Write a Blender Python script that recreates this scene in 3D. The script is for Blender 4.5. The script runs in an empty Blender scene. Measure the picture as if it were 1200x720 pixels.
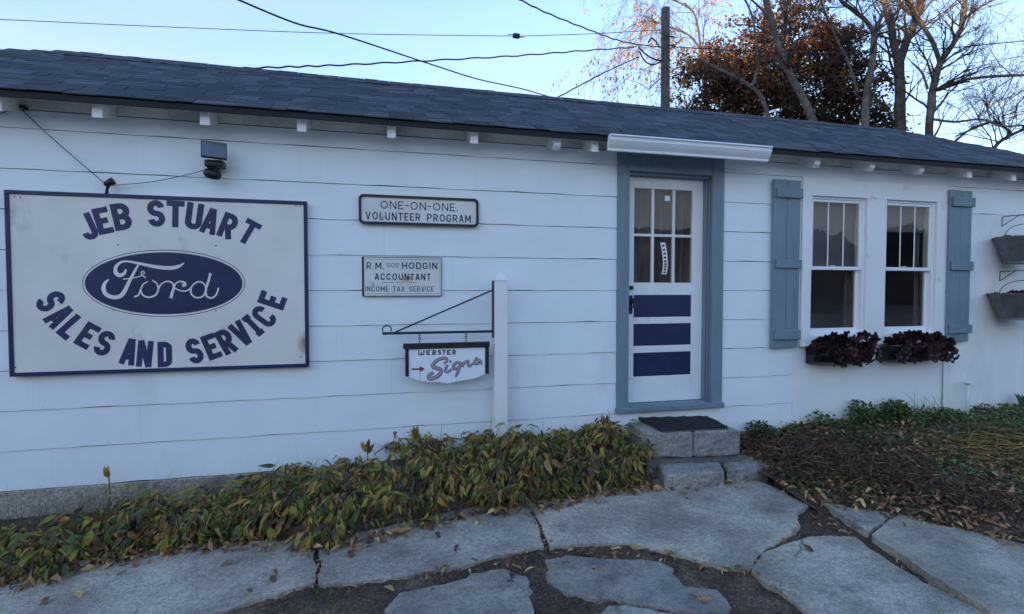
import bpy, bmesh, math, random
import numpy as np
from mathutils import Vector, Matrix
random.seed(7); rng = np.random.default_rng(11)
S = bpy.context.scene
COL = S.collection

# ---------------------------------------------------------------- camera
F_PX, CX, CY = 620.0, 600.0, 360.0
YAW = math.atan(620/2450.0); PITCH = math.atan(19.5/620.0)
EYE = Vector((0, -4.396, 1.62))
fwd = Vector((math.sin(YAW)*math.cos(PITCH), math.cos(YAW)*math.cos(PITCH), -math.sin(PITCH)))
rgt = Vector((math.cos(YAW), -math.sin(YAW), 0))
upv = rgt.cross(fwd)
cd = bpy.data.cameras.new('camera'); cam = bpy.data.objects.new('camera', cd); COL.objects.link(cam)
M3 = Matrix((rgt, upv, -fwd)).transposed()
cam.matrix_world = Matrix.Translation(EYE) @ M3.to_4x4()
cd.sensor_width = 36; cd.lens = F_PX/1200*36; cd.clip_end = 2000; cd.clip_start = 0.05
S.camera = cam

# ---------------------------------------------------------------- world, sun, exposure
SUN_AZ = math.radians(-125); SUN_EL = math.radians(4.5)     # azimuth from +Y towards +X
w = bpy.data.worlds.new("World"); S.world = w; w.use_nodes = True
nt = w.node_tree; bg = nt.nodes['Background']
sky = nt.nodes.new('ShaderNodeTexSky'); sky.sky_type = 'NISHITA'; sky.sun_disc = False
sky.sun_elevation = SUN_EL; sky.sun_rotation = SUN_AZ
sky.air_density = 1.0; sky.dust_density = 1.0; sky.ozone_density = 3.4
geo = nt.nodes.new('ShaderNodeTexCoord'); sep = nt.nodes.new('ShaderNodeSeparateXYZ'); nt.links.new(geo.outputs['Generated'], sep.inputs[0])
vr = nt.nodes.new('ShaderNodeMapRange'); vr.inputs['From Min'].default_value = .15; vr.inputs['From Max'].default_value = .75; vr.inputs['To Min'].default_value = .8; vr.inputs['To Max'].default_value = .08
nt.links.new(sep.outputs[2], vr.inputs[0])
vm = nt.nodes.new('ShaderNodeMapping'); vm.inputs['Scale'].default_value = (1, 1, 4); nt.links.new(geo.outputs['Generated'], vm.inputs[0])
vn = nt.nodes.new('ShaderNodeTexNoise'); vn.inputs['Scale'].default_value = 2.4; vn.inputs['Detail'].default_value = 6; nt.links.new(vm.outputs[0], vn.inputs[0])
vq = nt.nodes.new('ShaderNodeMapRange'); vq.inputs['From Min'].default_value = .35; vq.inputs['From Max'].default_value = .7; vq.inputs['To Min'].default_value = .7; vq.inputs['To Max'].default_value = 1.1; nt.links.new(vn.outputs[0], vq.inputs[0])
vx = nt.nodes.new('ShaderNodeMath'); vx.operation = 'MULTIPLY'; nt.links.new(vr.outputs[0], vx.inputs[0]); nt.links.new(vq.outputs[0], vx.inputs[1])
veil = nt.nodes.new('ShaderNodeMix'); veil.data_type = 'RGBA'; veil.inputs[7].default_value = (.84, .80, .86, 1)
nt.links.new(vx.outputs[0], veil.inputs[0]); nt.links.new(sky.outputs[0], veil.inputs[6]); nt.links.new(veil.outputs[2], bg.inputs[0]); bg.inputs[1].default_value = 0.15
sd = bpy.data.lights.new('sun', 'SUN'); sd.energy = 2.0; sd.angle = math.radians(0.6); sd.color = (1, .72, .45)
so = bpy.data.objects.new('sun', sd); COL.objects.link(so)
sdir = Vector((math.sin(SUN_AZ)*math.cos(SUN_EL), math.cos(SUN_AZ)*math.cos(SUN_EL), math.sin(SUN_EL)))
so.rotation_euler = sdir.to_track_quat('Z', 'Y').to_euler(); so.location = (0, 0, 12)
S.view_settings.view_transform = 'Standard'; S.view_settings.look = 'None'
S.view_settings.exposure = 2.93; S.view_settings.gamma = 1
S.render.resolution_x = 1024; S.render.resolution_y = 614

# ---------------------------------------------------------------- survey: photo measurements -> places
def ray(px, py):
    return fwd + rgt*((px-CX)/F_PX) + upv*((CY-py)/F_PX)
def wall(px, py, y=0.0):
    d = ray(px, py); return EYE + d*((y-EYE.y)/d.y)
def gnd(px, py, z=0.0):
    d = ray(px, py); return EYE + d*((z-EYE.z)/d.z)
def far(px, py, dist):
    d = ray(px, py); return EYE + d*dist
def wx(px, y=0.0): return wall(px, 340, y).x
def wz(px, py, y=0.0): return wall(px, py, y).z
def pxm(px, y=0.0):                     # pixels per metre (vertical) on the wall there
    d = ray(px, 340); return F_PX/((y-EYE.y)/d.y)

# ---------------------------------------------------------------- materials
def N(m, t, **k):
    n = m.node_tree.nodes.new(t)
    for a, b in k.items(): setattr(n, a, b)
    return n
def L(m, a, b): m.node_tree.links.new(a, b)
def ramp(m, fac, stops, interp='LINEAR'):
    r = N(m, 'ShaderNodeValToRGB'); e = r.color_ramp.elements; r.color_ramp.interpolation = interp
    while len(e) > 1: e.remove(e[0])
    e[0].position = stops[0][0]; e[0].color = (*stops[0][1], 1)
    for p, c in stops[1:]:
        q = e.new(p); q.color = (*c, 1)
    L(m, fac, r.inputs[0]); return r.outputs[0]
def noise(m, scale, detail=4, rough=.55, src='Object', stretch=None, world=False):
    n = N(m, 'ShaderNodeTexNoise'); n.inputs['Scale'].default_value = scale
    n.inputs['Detail'].default_value = detail; n.inputs['Roughness'].default_value = rough
    if world:
        g = N(m, 'ShaderNodeNewGeometry'); o = g.outputs['Position']
    else:
        g = N(m, 'ShaderNodeTexCoord'); o = g.outputs[src]
    if stretch:
        mp = N(m, 'ShaderNodeMapping'); mp.inputs['Scale'].default_value = stretch; L(m, o, mp.inputs[0]); o = mp.outputs[0]
    L(m, o, n.inputs['Vector']); return n.outputs[0]
def mixc(m, fac, a, b, mode='MIX'):
    n = N(m, 'ShaderNodeMix', data_type='RGBA', blend_type=mode)
    if isinstance(fac, float): n.inputs[0].default_value = fac
    else: L(m, fac, n.inputs[0])
    for i, c in ((6, a), (7, b)):
        if isinstance(c, tuple): n.inputs[i].default_value = (*c, 1)
        else: L(m, c, n.inputs[i])
    return n.outputs[2]
def base(name, rough=.6, metal=0.0, spec=.5):
    m = bpy.data.materials.new(name); m.use_nodes = True
    b = m.node_tree.nodes['Principled BSDF']
    b.inputs['Roughness'].default_value = rough; b.inputs['Metallic'].default_value = metal
    b.inputs['Specular IOR Level'].default_value = spec
    return m, b
def bump(m, b, h, strength=.3, dist=.01):
    n = N(m, 'ShaderNodeBump'); n.inputs['Strength'].default_value = strength; n.inputs['Distance'].default_value = dist
    L(m, h, n.inputs['Height']); L(m, n.outputs[0], b.inputs['Normal'])
def paint(name, c, var=.12, rough=.5, dirt=None, dscale=3.0, dlo=.55, dhi=.75, bs=.15, stretch=None, fine=60):
    m, b = base(name, rough)
    n1 = noise(m, 2.3, 5, world=True)
    col = ramp(m, n1, [(.3, tuple(x*(1-var) for x in c)), (.7, tuple(min(1, x*(1+var*.5)) for x in c))])
    if dirt:
        n2 = noise(m, dscale, 6, .65, world=True, stretch=stretch)
        f = ramp(m, n2, [(dlo, (0, 0, 0)), (dhi, (1, 1, 1))])
        col = mixc(m, f, col, dirt)
    L(m, col, b.inputs['Base Color'])
    n3 = noise(m, fine, 3, world=True); bump(m, b, n3, bs, .004)
    return m
MAT = {}
MAT['siding'] = paint('siding_paint', (.83, .855, .845), .05, .55, (.66, .65, .61), 1.6, .58, .88, .25, (1, 1, .35), 35)
MAT['stucco'] = paint('panel_paint', (.86, .855, .82), .06, .6, (.62, .58, .52), 1.3, .55, .85, .25, (1, 1, .5), 25)
MAT['white'] = paint('white_trim_paint', (.82, .81, .79), .05, .45, (.55, .52, .47), 5, .6, .8)
MAT['vinyl'] = paint('white_vinyl', (.84, .85, .86), .02, .3, None, bs=.03)
MAT['frieze'] = paint('frieze_paint', (.80, .75, .70), .15, .7, (.40, .36, .33), 3, .45, .75)
MAT['bluegrey'] = paint('blue_grey_paint', (.185, .245, .28), .10, .5, (.12, .17, .20), 5, .5, .75, .25, (3, 1, .3), 50)
MAT['navy'] = paint('navy_paint', (.007, .018, .070), .3, .45, (.02, .028, .085), 9, .5, .8, .2, (1, 1, 1), 40)
MAT['navylet'] = paint('navy_lettering', (.018, .026, .085), .25, .5, (.06, .07, .16), 10, .55, .85, .1)
MAT['signboard'] = paint('sign_board_paint', (.80, .73, .65), .10, .45, (.30, .27, .25), 3.2, .62, .82, .12, (1, 1, .6), 30)
def add_stain(mname, p, r0, colr):
    m = MAT[mname]; b = m.node_tree.nodes['Principled BSDF']; src = b.inputs['Base Color'].links[0].from_socket
    g = N(m, 'ShaderNodeNewGeometry'); mp = N(m, 'ShaderNodeMapping'); mp.inputs['Location'].default_value = (-p[0]*1.8, 0, -p[2]); mp.inputs['Scale'].default_value = (1.8, 0, 1); L(m, g.outputs['Position'], mp.inputs[0])
    ln = N(m, 'ShaderNodeVectorMath', operation='LENGTH'); L(m, mp.outputs[0], ln.inputs[0])
    ad = N(m, 'ShaderNodeMath', operation='MULTIPLY_ADD'); L(m, noise(m, 16, 5, .7, world=True), ad.inputs[0]); ad.inputs[1].default_value = r0*1.3; L(m, ln.outputs['Value'], ad.inputs[2])
    f = ramp(m, ad.outputs[0], [(r0*.7, (.75, .75, .75)), (r0*1.7, (0, 0, 0))]); L(m, mixc(m, f, src, colr), b.inputs['Base Color'])
add_stain('signboard', wall(357.5, 402), .10, (.12, .09, .07))
MAT['signwhite'] = paint('weathered_sign_white', (.76, .72, .67), .12, .6, (.22, .15, .12), 9, .60, .74, .2, (1, 1, 1.2), 40)
MAT['black'] = paint('black_paint', (.012, .011, .014), .3, .45, (.05, .03, .025), 14, .6, .8)
MAT['iron'] = paint('black_iron', (.018, .018, .02), .3, .5, (.06, .035, .025), 12, .6, .8)
MAT['inkblack'] = paint('black_lettering', (.022, .024, .045), .3, .6, (.12, .12, .14), 20, .6, .85)
MAT['tan'] = paint('tan_lettering', (.42, .30, .25), .15, .6)
MAT['letblue'] = paint('blue_outline', (.06, .14, .32), .2, .6)
MAT['red'] = paint('red_arrow_paint', (.22, .03, .03), .2, .6)
MAT['plastic'] = paint('black_plastic', (.015, .015, .017), .2, .4)
MAT['gutter'] = paint('gutter_white', (.80, .80, .80), .04, .35, (.45, .45, .45), 4, .6, .85, .1, (1, 1, 3))
MAT['felt'] = paint('drip_edge', (.012, .012, .015), .2, .8)
MAT['curtain'] = paint('taupe_curtain', (.27, .195, .18), .35, .9, (.10, .075, .07), 9, .45, .7, .4, (1, 1, .15))
MAT['blind'] = paint('grey_blind', (.21, .19, .18), .25, .8)
MAT['dark'] = paint('room_paint', (.32, .28, .27), .2, .9)
MAT['mat'] = paint('rubber_mat', (.018, .014, .016), .3, .8, (.05, .04, .04), 20, .55, .75)
MAT['matbase'] = paint('rubber_mat_web', (.10, .09, .09), .3, .8)
MAT['pipe'] = paint('pvc_pipe', (.74, .72, .66), .05, .4)
MAT['wire'] = paint('cable_sheath', (.012, .012, .022), .2, .5)
MAT['brick'] = paint('brown_brick', (.13, .10, .085), .25, .9, (.10, .08, .07), 2, .4, .7)

# glass
m = bpy.data.materials.new('window_glass'); m.use_nodes = True; ns = m.node_tree.nodes; ns.remove(ns['Principled BSDF'])
tr = N(m, 'ShaderNodeBsdfTransparent'); tr.inputs[0].default_value = (.86, .86, .86, 1)
gl = N(m, 'ShaderNodeBsdfGlossy'); gl.inputs['Roughness'].default_value = .015
gb = N(m, 'ShaderNodeBump'); gb.inputs['Strength'].default_value = .25; gb.inputs['Distance'].default_value = .004; L(m, noise(m, 3.5, 2, world=True), gb.inputs['Height']); L(m, gb.outputs[0], gl.inputs['Normal'])
fr = N(m, 'ShaderNodeFresnel'); fr.inputs[0].default_value = 1.65
mx = N(m, 'ShaderNodeMixShader'); bf = N(m, 'ShaderNodeNewGeometry'); iv = N(m, 'ShaderNodeMath', operation='SUBTRACT'); iv.inputs[0].default_value = 1; L(m, bf.outputs['Backfacing'], iv.inputs[1]); ml = N(m, 'ShaderNodeMath', operation='MULTIPLY'); L(m, fr.outputs[0], ml.inputs[0]); L(m, iv.outputs[0], ml.inputs[1]); L(m, ml.outputs[0], mx.inputs[0]); L(m, tr.outputs[0], mx.inputs[1]); L(m, gl.outputs[0], mx.inputs[2])
L(m, mx.outputs[0], ns['Material Output'].inputs[0]); MAT['glass'] = m
# solar panel
m, b = base('solar_panel', .12, 0, .8); L(m, ramp(m, noise(m, 8, world=True), [(.3, (.10, .11, .13)), (.7, (.13, .14, .16))]), b.inputs['Base Color']); MAT['solar'] = m
# galvanised bucket
m, b = base('galvanised_metal', .5, .55)
L(m, ramp(m, noise(m, 14, 5, world=True), [(.3, (.13, .135, .14)), (.7, (.19, .20, .21))]), b.inputs['Base Color']); MAT['galv'] = m
# shingles
def shingle_mat(name, rnd):
    m, b = base(name, .85)
    if rnd == 'object': r = N(m, 'ShaderNodeObjectInfo').outputs['Random']
    else: r = N(m, 'ShaderNodeNewGeometry').outputs['Random Per Island']
    c1 = ramp(m, r, [(0, (.020, .021, .027)), (.3, (.042, .045, .054)), (.65, (.068, .072, .085)), (1, (.12, .125, .142))])
    n = noise(m, 260, 2, .6, world=True); c = mixc(m, .75, c1, ramp(m, n, [(.35, (.25, .25, .27)), (.65, (1.0, 1.0, 1.0))]), 'MULTIPLY')
    # shadow line painted in as a darker band along every course's lower edge
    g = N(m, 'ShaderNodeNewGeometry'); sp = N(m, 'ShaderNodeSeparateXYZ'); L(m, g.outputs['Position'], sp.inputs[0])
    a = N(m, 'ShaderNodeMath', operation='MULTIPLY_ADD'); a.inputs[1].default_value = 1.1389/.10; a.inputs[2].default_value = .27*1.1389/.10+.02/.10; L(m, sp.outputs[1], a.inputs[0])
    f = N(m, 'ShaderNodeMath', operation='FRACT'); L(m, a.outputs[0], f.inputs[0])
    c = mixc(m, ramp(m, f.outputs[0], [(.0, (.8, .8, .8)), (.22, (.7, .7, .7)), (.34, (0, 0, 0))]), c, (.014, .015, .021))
    L(m, c, b.inputs['Base Color']); bump(m, b, n, .6, .004); return m
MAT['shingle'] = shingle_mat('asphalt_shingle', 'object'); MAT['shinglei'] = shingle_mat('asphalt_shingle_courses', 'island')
# stone
def stone(name, lo, hi, spk=170, spot=None, br=.5, big=2.2, crack=False):
    m, b = base(name, .9)
    n1 = noise(m, big, 6, .6, world=True); c = ramp(m, n1, [(.33, lo), (.66, hi)])
    ni = N(m, 'ShaderNodeObjectInfo'); c = mixc(m, 1.0, c, ramp(m, ni.outputs['Random'], [(0, (.80, .80, .82)), (1, (1.12, 1.08, 1.02))]), 'MULTIPLY')
    n2 = noise(m, spk, 3, .75, world=True); c = mixc(m, .62, c, ramp(m, n2, [(.36, (.34, .34, .35)), (.5, (.88, .88, .88)), (.66, (1.5, 1.5, 1.52))]), 'MULTIPLY')
    n4 = noise(m, spk*.28, 4, .7, world=True); c = mixc(m, .6, c, ramp(m, n4, [(.35, (.55, .55, .55)), (.6, (1.15, 1.15, 1.15))]), 'MULTIPLY')
    if spot:
        n3 = noise(m, 3.1, 7, .7, world=True); c = mixc(m, ramp(m, n3, [(.54, (0, 0, 0)), (.70, (.85, .85, .85))]), c, spot)
    if crack:
        vo = N(m, 'ShaderNodeTexVoronoi', feature='DISTANCE_TO_EDGE'); vo.inputs['Scale'].default_value = 1.1
        g = N(m, 'ShaderNodeNewGeometry'); nz = N(m, 'ShaderNodeTexNoise'); nz.inputs['Scale'].default_value = 4; nz.inputs['Detail'].default_value = 6; L(m, g.outputs['Position'], nz.inputs['Vector'])
        va = N(m, 'ShaderNodeVectorMath', operation='MULTIPLY_ADD'); va.inputs[1].default_value = (.16, .16, .16); L(m, nz.outputs['Color'], va.inputs[0]); L(m, g.outputs['Position'], va.inputs[2]); L(m, va.outputs[0], vo.inputs['Vector'])
        ck = ramp(m, vo.outputs[0], [(.0, (.9, .9, .9)), (.003, (.7, .7, .7)), (.006, (0, 0, 0))]); mk = ramp(m, noise(m, 1.1, 2, world=True), [(.54, (0, 0, 0)), (.62, (.8, .8, .8))])
        c = mixc(m, mixc(m, 1.0, ck, mk, 'MULTIPLY'), c, (.06, .05, .042))
    L(m, c, b.inputs['Base Color'])
    bump(m, b, mixc(m, .5, n2, n4), br, .012); return m
MAT['concrete'] = stone('old_concrete', (.27, .235, .195), (.57, .495, .41), 120, (.17, .145, .12), .75, crack=True)
MAT['patch'] = stone('worn_concrete_patch', (.20, .18, .165), (.42, .365, .31), 130, (.06, .055, .055), .6, 3)
MAT['granite'] = stone('granite', (.22, .21, .20), (.38, .36, .33), 110, (.07, .068, .055), .7, 5)
MAT['found'] = stone('foundation_render', (.26, .235, .20), (.40, .365, .31), 60, (.07, .065, .05), .6, 4)
MAT['mortar'] = stone('mortar', (.12, .10, .085), (.19, .165, .14), 90, None, .5)
MAT['bark'] = stone('grey_bark', (.075, .062, .058), (.16, .135, .122), 9, None, .4, 1.5)
MAT['twig'] = stone('twig_bark', (.05, .034, .028), (.09, .06, .045), 9, None, .1, 1.5)
MAT['pole'] = stone('pole_wood', (.07, .058, .056), (.12, .10, .095), 12, None, .4, 1.2)
m, b = base('dark_soil', .95)
n1 = noise(m, 5, 8, .7, world=True); n2 = noise(m, 55, 6, .8, world=True)
c = ramp(m, n1, [(.3, (.05, .030, .021)), (.5, (.095, .060, .042)), (.7, (.20, .14, .10))])
c = mixc(m, .8, c, ramp(m, n2, [(.38, (.25, .23, .22)), (.52, (1, 1, 1)), (.64, (3.0, 2.6, 2.3))]), 'MULTIPLY')
L(m, c, b.inputs['Base Color']); bump(m, b, n2, .9, .02); MAT['soil'] = m
m, b = base('far_ground', .95)
L(m, ramp(m, noise(m, .6, 8, .7, world=True), [(.3, (.13, .125, .11)), (.7, (.20, .19, .17))]), b.inputs['Base Color']); MAT['ground'] = m
MAT['sun_block_hill'] = paint('sun_block_earth', (.045, .04, .028), .4, .95, None, fine=3)
# leaf materials
def leafmat(name, stops, src='island', trans=.25, rough=.55):
    m, b = base(name, rough)
    if src == 'object': r = N(m, 'ShaderNodeObjectInfo').outputs['Random']
    else: r = N(m, 'ShaderNodeNewGeometry').outputs['Random Per Island']
    c = ramp(m, r, stops)
    n = noise(m, 22, 4, .7, world=True)
    c = mixc(m, .65, c, ramp(m, n, [(.32, (.35, .28, .22)), (.5, (1, 1, 1)), (.7, (1.35, 1.3, 1.0))]), 'MULTIPLY')
    L(m, c, b.inputs['Base Color'])
    t = N(m, 'ShaderNodeBsdfTranslucent'); L(m, c, t.inputs[0])
    x = N(m, 'ShaderNodeMixShader'); x.inputs[0].default_value = trans
    L(m, b.outputs[0], x.inputs[1]); L(m, t.outputs[0], x.inputs[2])
    L(m, x.outputs[0], m.node_tree.nodes['Material Output'].inputs[0]); return m
HST = [(0, (.045, .055, .014)), (.2, (.10, .13, .025)), (.36, (.22, .23, .035)), (.50, (.40, .31, .05)), (.62, (.42, .25, .055)), (.74, (.28, .14, .045)), (.87, (.14, .07, .035)), (1, (.06, .035, .022))]
MAT['hosta'] = leafmat('border_leaf', HST, 'object'); MAT['hostai'] = leafmat('border_leaf_mass', HST)
LIT = [(0, (.09, .042, .028)), (.3, (.20, .085, .045)), (.6, (.32, .15, .07)), (.85, (.45, .27, .12)), (1, (.62, .46, .18))]
MAT['litter'] = leafmat('leaf_litter', LIT, trans=.1); MAT['fallen'] = leafmat('fallen_leaf', LIT, 'object', .1)
MAT['fallen_y'] = leafmat('fallen_leaf_yellow', [(0, (.34, .27, .09)), (1, (.26, .25, .09))], 'object', .1)
MAT['green'] = leafmat('ground_cover', [(0, (.05, .08, .025)), (.5, (.11, .16, .045)), (1, (.19, .25, .07))])
MAT['ivy'] = leafmat('dark_ground_cover', [(0, (.035, .055, .022)), (1, (.08, .12, .04))])
MAT['grass'] = leafmat('grass_blades', [(0, (.055, .08, .02)), (.6, (.11, .15, .035)), (1, (.27, .23, .07))])
MAT['deadst'] = leafmat('dead_stems', [(0, (.07, .040, .028)), (.6, (.16, .088, .058)), (1, (.32, .20, .12))], trans=.05)
MAT['straw'] = leafmat('straw', [(0, (.32, .22, .07)), (1, (.52, .38, .14))], trans=.1)
PUR = [(0, (.018, .010, .015)), (.4, (.035, .018, .027)), (.75, (.065, .026, .038)), (.92, (.15, .045, .055)), (1, (.06, .065, .05))]
MAT['purple'] = leafmat('purple_leaf', PUR, 'object', .15)
MAT['magnolia'] = leafmat('brown_tree_leaf', [(0, (.014, .012, .008)), (.35, (.042, .022, .013)), (.7, (.10, .042, .022)), (.93, (.17, .065, .028)), (1, (.34, .14, .04))], trans=.35)
MAT['amber'] = leafmat('amber_leaf', [(0, (.30, .13, .03)), (1, (.50, .24, .05))], trans=.5)
MAT['peach'] = leafmat('peach_leaf', [(0, (.30, .17, .09)), (1, (.50, .30, .17))], trans=.4)

# ---------------------------------------------------------------- object helpers
def link(name, me, parent=None):
    o = bpy.data.objects.new(name, me); COL.objects.link(o)
    if parent: o.parent = parent
    return o
def tag(o, label=None, cat=None, group=None, kind=None):
    if label: o['label'] = label
    if cat: o['category'] = cat
    if group: o['group'] = group
    if kind: o['kind'] = kind
    return o
def thing(name, label, cat, group=None, loc=(0, 0, 0)):
    o = bpy.data.objects.new(name, None); COL.objects.link(o); o.location = loc; o.empty_display_size = .1
    return tag(o, label, cat, group)
class MB:
    def __init__(s): s.v = []; s.f = []
    def add(s, vs, fs):
        o = len(s.v); s.v += [tuple(v) for v in vs]; s.f += [tuple(i+o for i in f) for f in fs]; return s
    def box(s, a, b, rot=None, piv=None):
        (x0, y0, z0), (x1, y1, z1) = a, b
        vs = [Vector(p) for p in ((x0,y0,z0),(x1,y0,z0),(x1,y1,z0),(x0,y1,z0),(x0,y0,z1),(x1,y0,z1),(x1,y1,z1),(x0,y1,z1))]
        if rot: vs = [rot @ (v-Vector(piv)) + Vector(piv) for v in vs]
        return s.add(vs, [(0,3,2,1),(4,5,6,7),(0,1,5,4),(1,2,6,5),(2,3,7,6),(3,0,4,7)])
    def tube(s, pts, rad, n=6, cap=True):
        pts = [Vector(p) for p in pts]; k = len(pts)
        if not hasattr(rad, '__len__'): rad = [rad]*k
        vs = []; last = None
        for i, p in enumerate(pts):
            t = (pts[min(i+1, k-1)]-pts[max(i-1, 0)])
            t = t.normalized() if t.length > 1e-9 else Vector((0, 0, 1))
            if last is None: a = t.orthogonal().normalized()
            else:
                a = last - t*last.dot(t); a = a.normalized() if a.length > 1e-6 else t.orthogonal().normalized()
            last = a; b_ = t.cross(a)
            for j in range(n):
                q = 2*math.pi*j/n; vs.append(p + (a*math.cos(q)+b_*math.sin(q))*rad[i])
        fs = [(i*n+j, i*n+(j+1) % n, (i+1)*n+(j+1) % n, (i+1)*n+j) for i in range(k-1) for j in range(n)]
        if cap: fs += [tuple(range(n-1, -1, -1)), tuple((k-1)*n+j for j in range(n))]
        return s.add(vs, fs)
    def extr(s, poly, y0, y1):                 # polygon in xz, extruded in y
        n = len(poly)
        vs = [(p[0], y0, p[1]) for p in poly]+[(p[0], y1, p[1]) for p in poly]
        return s.add(vs, [tuple(range(n)), tuple(range(2*n-1, n-1, -1))]+[(i, n+i, n+(i+1) % n, (i+1) % n) for i in range(n)])
    def prism(s, poly, z0, z1):                # polygon in xy, extruded in z
        n = len(poly)
        vs = [(p[0], p[1], z0) for p in poly]+[(p[0], p[1], z1) for p in poly]
        return s.add(vs, [tuple(range(n-1, -1, -1)), tuple(range(n, 2*n))]+[(i, (i+1) % n, n+(i+1) % n, n+i) for i in range(n)])
    def lathe(s, prof, c, n=16, sx=1, sy=1):
        vs = []; k = len(prof)
        for r, z in prof:
            for j in range(n):
                q = 2*math.pi*j/n; vs.append((c[0]+r*sx*math.cos(q), c[1]+r*sy*math.sin(q), c[2]+z))
        fs = [(i*n+j, i*n+(j+1) % n, (i+1)*n+(j+1) % n, (i+1)*n+j) for i in range(k-1) for j in range(n)]
        fs += [tuple(range(n-1, -1, -1)), tuple((k-1)*n+j for j in range(n))]
        return s.add(vs, fs)
    def mesh(s, name, mat=None, bev=0, smooth=False, seg=1):
        me = bpy.data.meshes.new(name); me.from_pydata(s.v, [], s.f)
        if mat: me.materials.append(MAT[mat])
        bm = bmesh.new(); bm.from_mesh(me)
        bmesh.ops.recalc_face_normals(bm, faces=bm.faces)
        if bev:
            es = [e for e in bm.edges if len(e.link_faces) == 2 and e.calc_face_angle(0) > .5]
            bmesh.ops.bevel(bm, geom=es, offset=bev, segments=seg, affect='EDGES', profile=.6)
        bm.to_mesh(me); bm.free()
        if smooth:
            for p in me.polygons: p.use_smooth = True
        return me
    def build(s, name, mat, parent=None, **k): return link(name, s.mesh(name, mat, **k), parent)

def box(name, mat, a, b, parent=None, bev=.003): return MB().box(a, b).build(name, mat, parent, bev=bev)
def np_mesh(name, v, quads, mats, tris=None, smooth=False, midx=None):
    me = bpy.data.meshes.new(name)
    v = np.asarray(v, np.float32).reshape(-1, 3); q = np.asarray(quads, np.int32).reshape(-1, 4)
    me.vertices.add(len(v)); me.vertices.foreach_set('co', v.ravel())
    me.loops.add(q.size); me.loops.foreach_set('vertex_index', q.ravel())
    me.polygons.add(len(q)); me.polygons.foreach_set('loop_start', np.arange(len(q), dtype=np.int32)*4)
    for mm in mats: me.materials.append(MAT[mm])
    if midx is not None: me.polygons.foreach_set('material_index', np.asarray(midx, np.int32))
    me.update(calc_edges=True); me.validate()
    if smooth:
        for p in me.polygons: p.use_smooth = True
    return me
def leaf_arrays(P, D, Nn, Ln, W, curl=.25):
    """leaves: base points P, direction D, normal Nn, lengths, widths -> verts, quads (2 quads left, 2 right of the midrib)"""
    P = np.asarray(P, float); D = np.asarray(D, float); Nn = np.asarray(Nn, float)
    D /= np.linalg.norm(D, axis=1)[:, None]+1e-9
    Sd = np.cross(D, Nn); Sd /= np.linalg.norm(Sd, axis=1)[:, None]+1e-9
    Nn = np.cross(Sd, D)
    Ln = np.asarray(Ln)[:, None]; W = np.asarray(W)[:, None]
    n = len(P); V = np.zeros((n, 8, 3))
    def pt(t, s, h): return P + D*Ln*t + Sd*W*s + Nn*Ln*h
    V[:, 0] = pt(0, 0, 0)
    V[:, 1] = pt(.33, -.5, .04+curl*.1); V[:, 2] = pt(.33, 0, -.02+curl*.1); V[:, 3] = pt(.33, .5, .04+curl*.1)
    V[:, 4] = pt(.70, -.36, .02-curl*.15); V[:, 5] = pt(.70, 0, -.03-curl*.15); V[:, 6] = pt(.70, .36, .02-curl*.15)
    V[:, 7] = pt(1.0, 0, -curl*.8)
    o = (np.arange(n)*8)[:, None]
    q = np.array([[0, 2, 1, 1], [0, 3, 2, 2], [1, 2, 5, 4], [2, 3, 6, 5], [4, 5, 7, 7], [5, 6, 7, 7]])
    tri = np.array([[0, 2, 1], [0, 3, 2], [4, 5, 7], [5, 6, 7]]); qd = np.array([[1, 2, 5, 4], [2, 3, 6, 5]])
    return V.reshape(-1, 3), (o[:, :, None]+tri[None]).reshape(-1, 3), (o[:, :, None]+qd[None]).reshape(-1, 4)
def poly_mesh(name, v, tris, quads, mat, smooth=True):
    me = bpy.data.meshes.new(name); v = np.asarray(v, np.float32)
    me.vertices.add(len(v)); me.vertices.foreach_set('co', v.ravel())
    li = np.concatenate([np.asarray(tris, np.int32).ravel(), np.asarray(quads, np.int32).ravel()])
    nt_, nq = len(tris), len(quads)
    me.loops.add(len(li)); me.loops.foreach_set('vertex_index', li)
    st = np.concatenate([np.arange(nt_)*3, nt_*3+np.arange(nq)*4]).astype(np.int32)
    me.polygons.add(nt_+nq); me.polygons.foreach_set('loop_start', st)
    me.materials.append(MAT[mat]); me.update(calc_edges=True)
    if smooth: me.polygons.foreach_set('use_smooth', np.ones(nt_+nq, bool))
    return me
def leaves(name, mat, P, D, Nn, Ln, W, curl=.25, parent=None):
    v, t, q = leaf_arrays(P, D, Nn, Ln, W, curl); return link(name, poly_mesh(name, v, t, q, mat), parent)
def blades(name, mat, P, H, W, lean, parent=None):
    """grass blades: 3-quad tapering strips, bending"""
    P = np.asarray(P, float); n = len(P); a = rng.uniform(0, 2*np.pi, n); b_ = rng.uniform(0, 2*np.pi, n)
    Sx = np.stack([np.cos(a), np.sin(a), 0*a], 1)*np.asarray(W)[:, None]*.5
    Dx = np.stack([np.cos(b_), np.sin(b_), 0*b_], 1)*(np.asarray(H)*np.asarray(lean))[:, None]
    V = np.zeros((n, 8, 3)); Z = np.array([0, 0, 1.])
    for k, t in enumerate((0, .4, .75, 1.)):
        c = P + Dx*t*t + Z*(np.asarray(H)*(t-.25*np.asarray(lean)*t*t))[:, None]; ww = (1, .85, .5, .08)[k]
        V[:, 2*k] = c-Sx*ww; V[:, 2*k+1] = c+Sx*ww
    o = (np.arange(n)*8)[:, None, None]
    q = o+np.array([[0, 1, 3, 2], [2, 3, 5, 4], [4, 5, 7, 6]])[None]
    return link(name, poly_mesh(name, V.reshape(-1, 3), np.zeros((0, 3), int), q.reshape(-1, 4), mat, False), parent)

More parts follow.
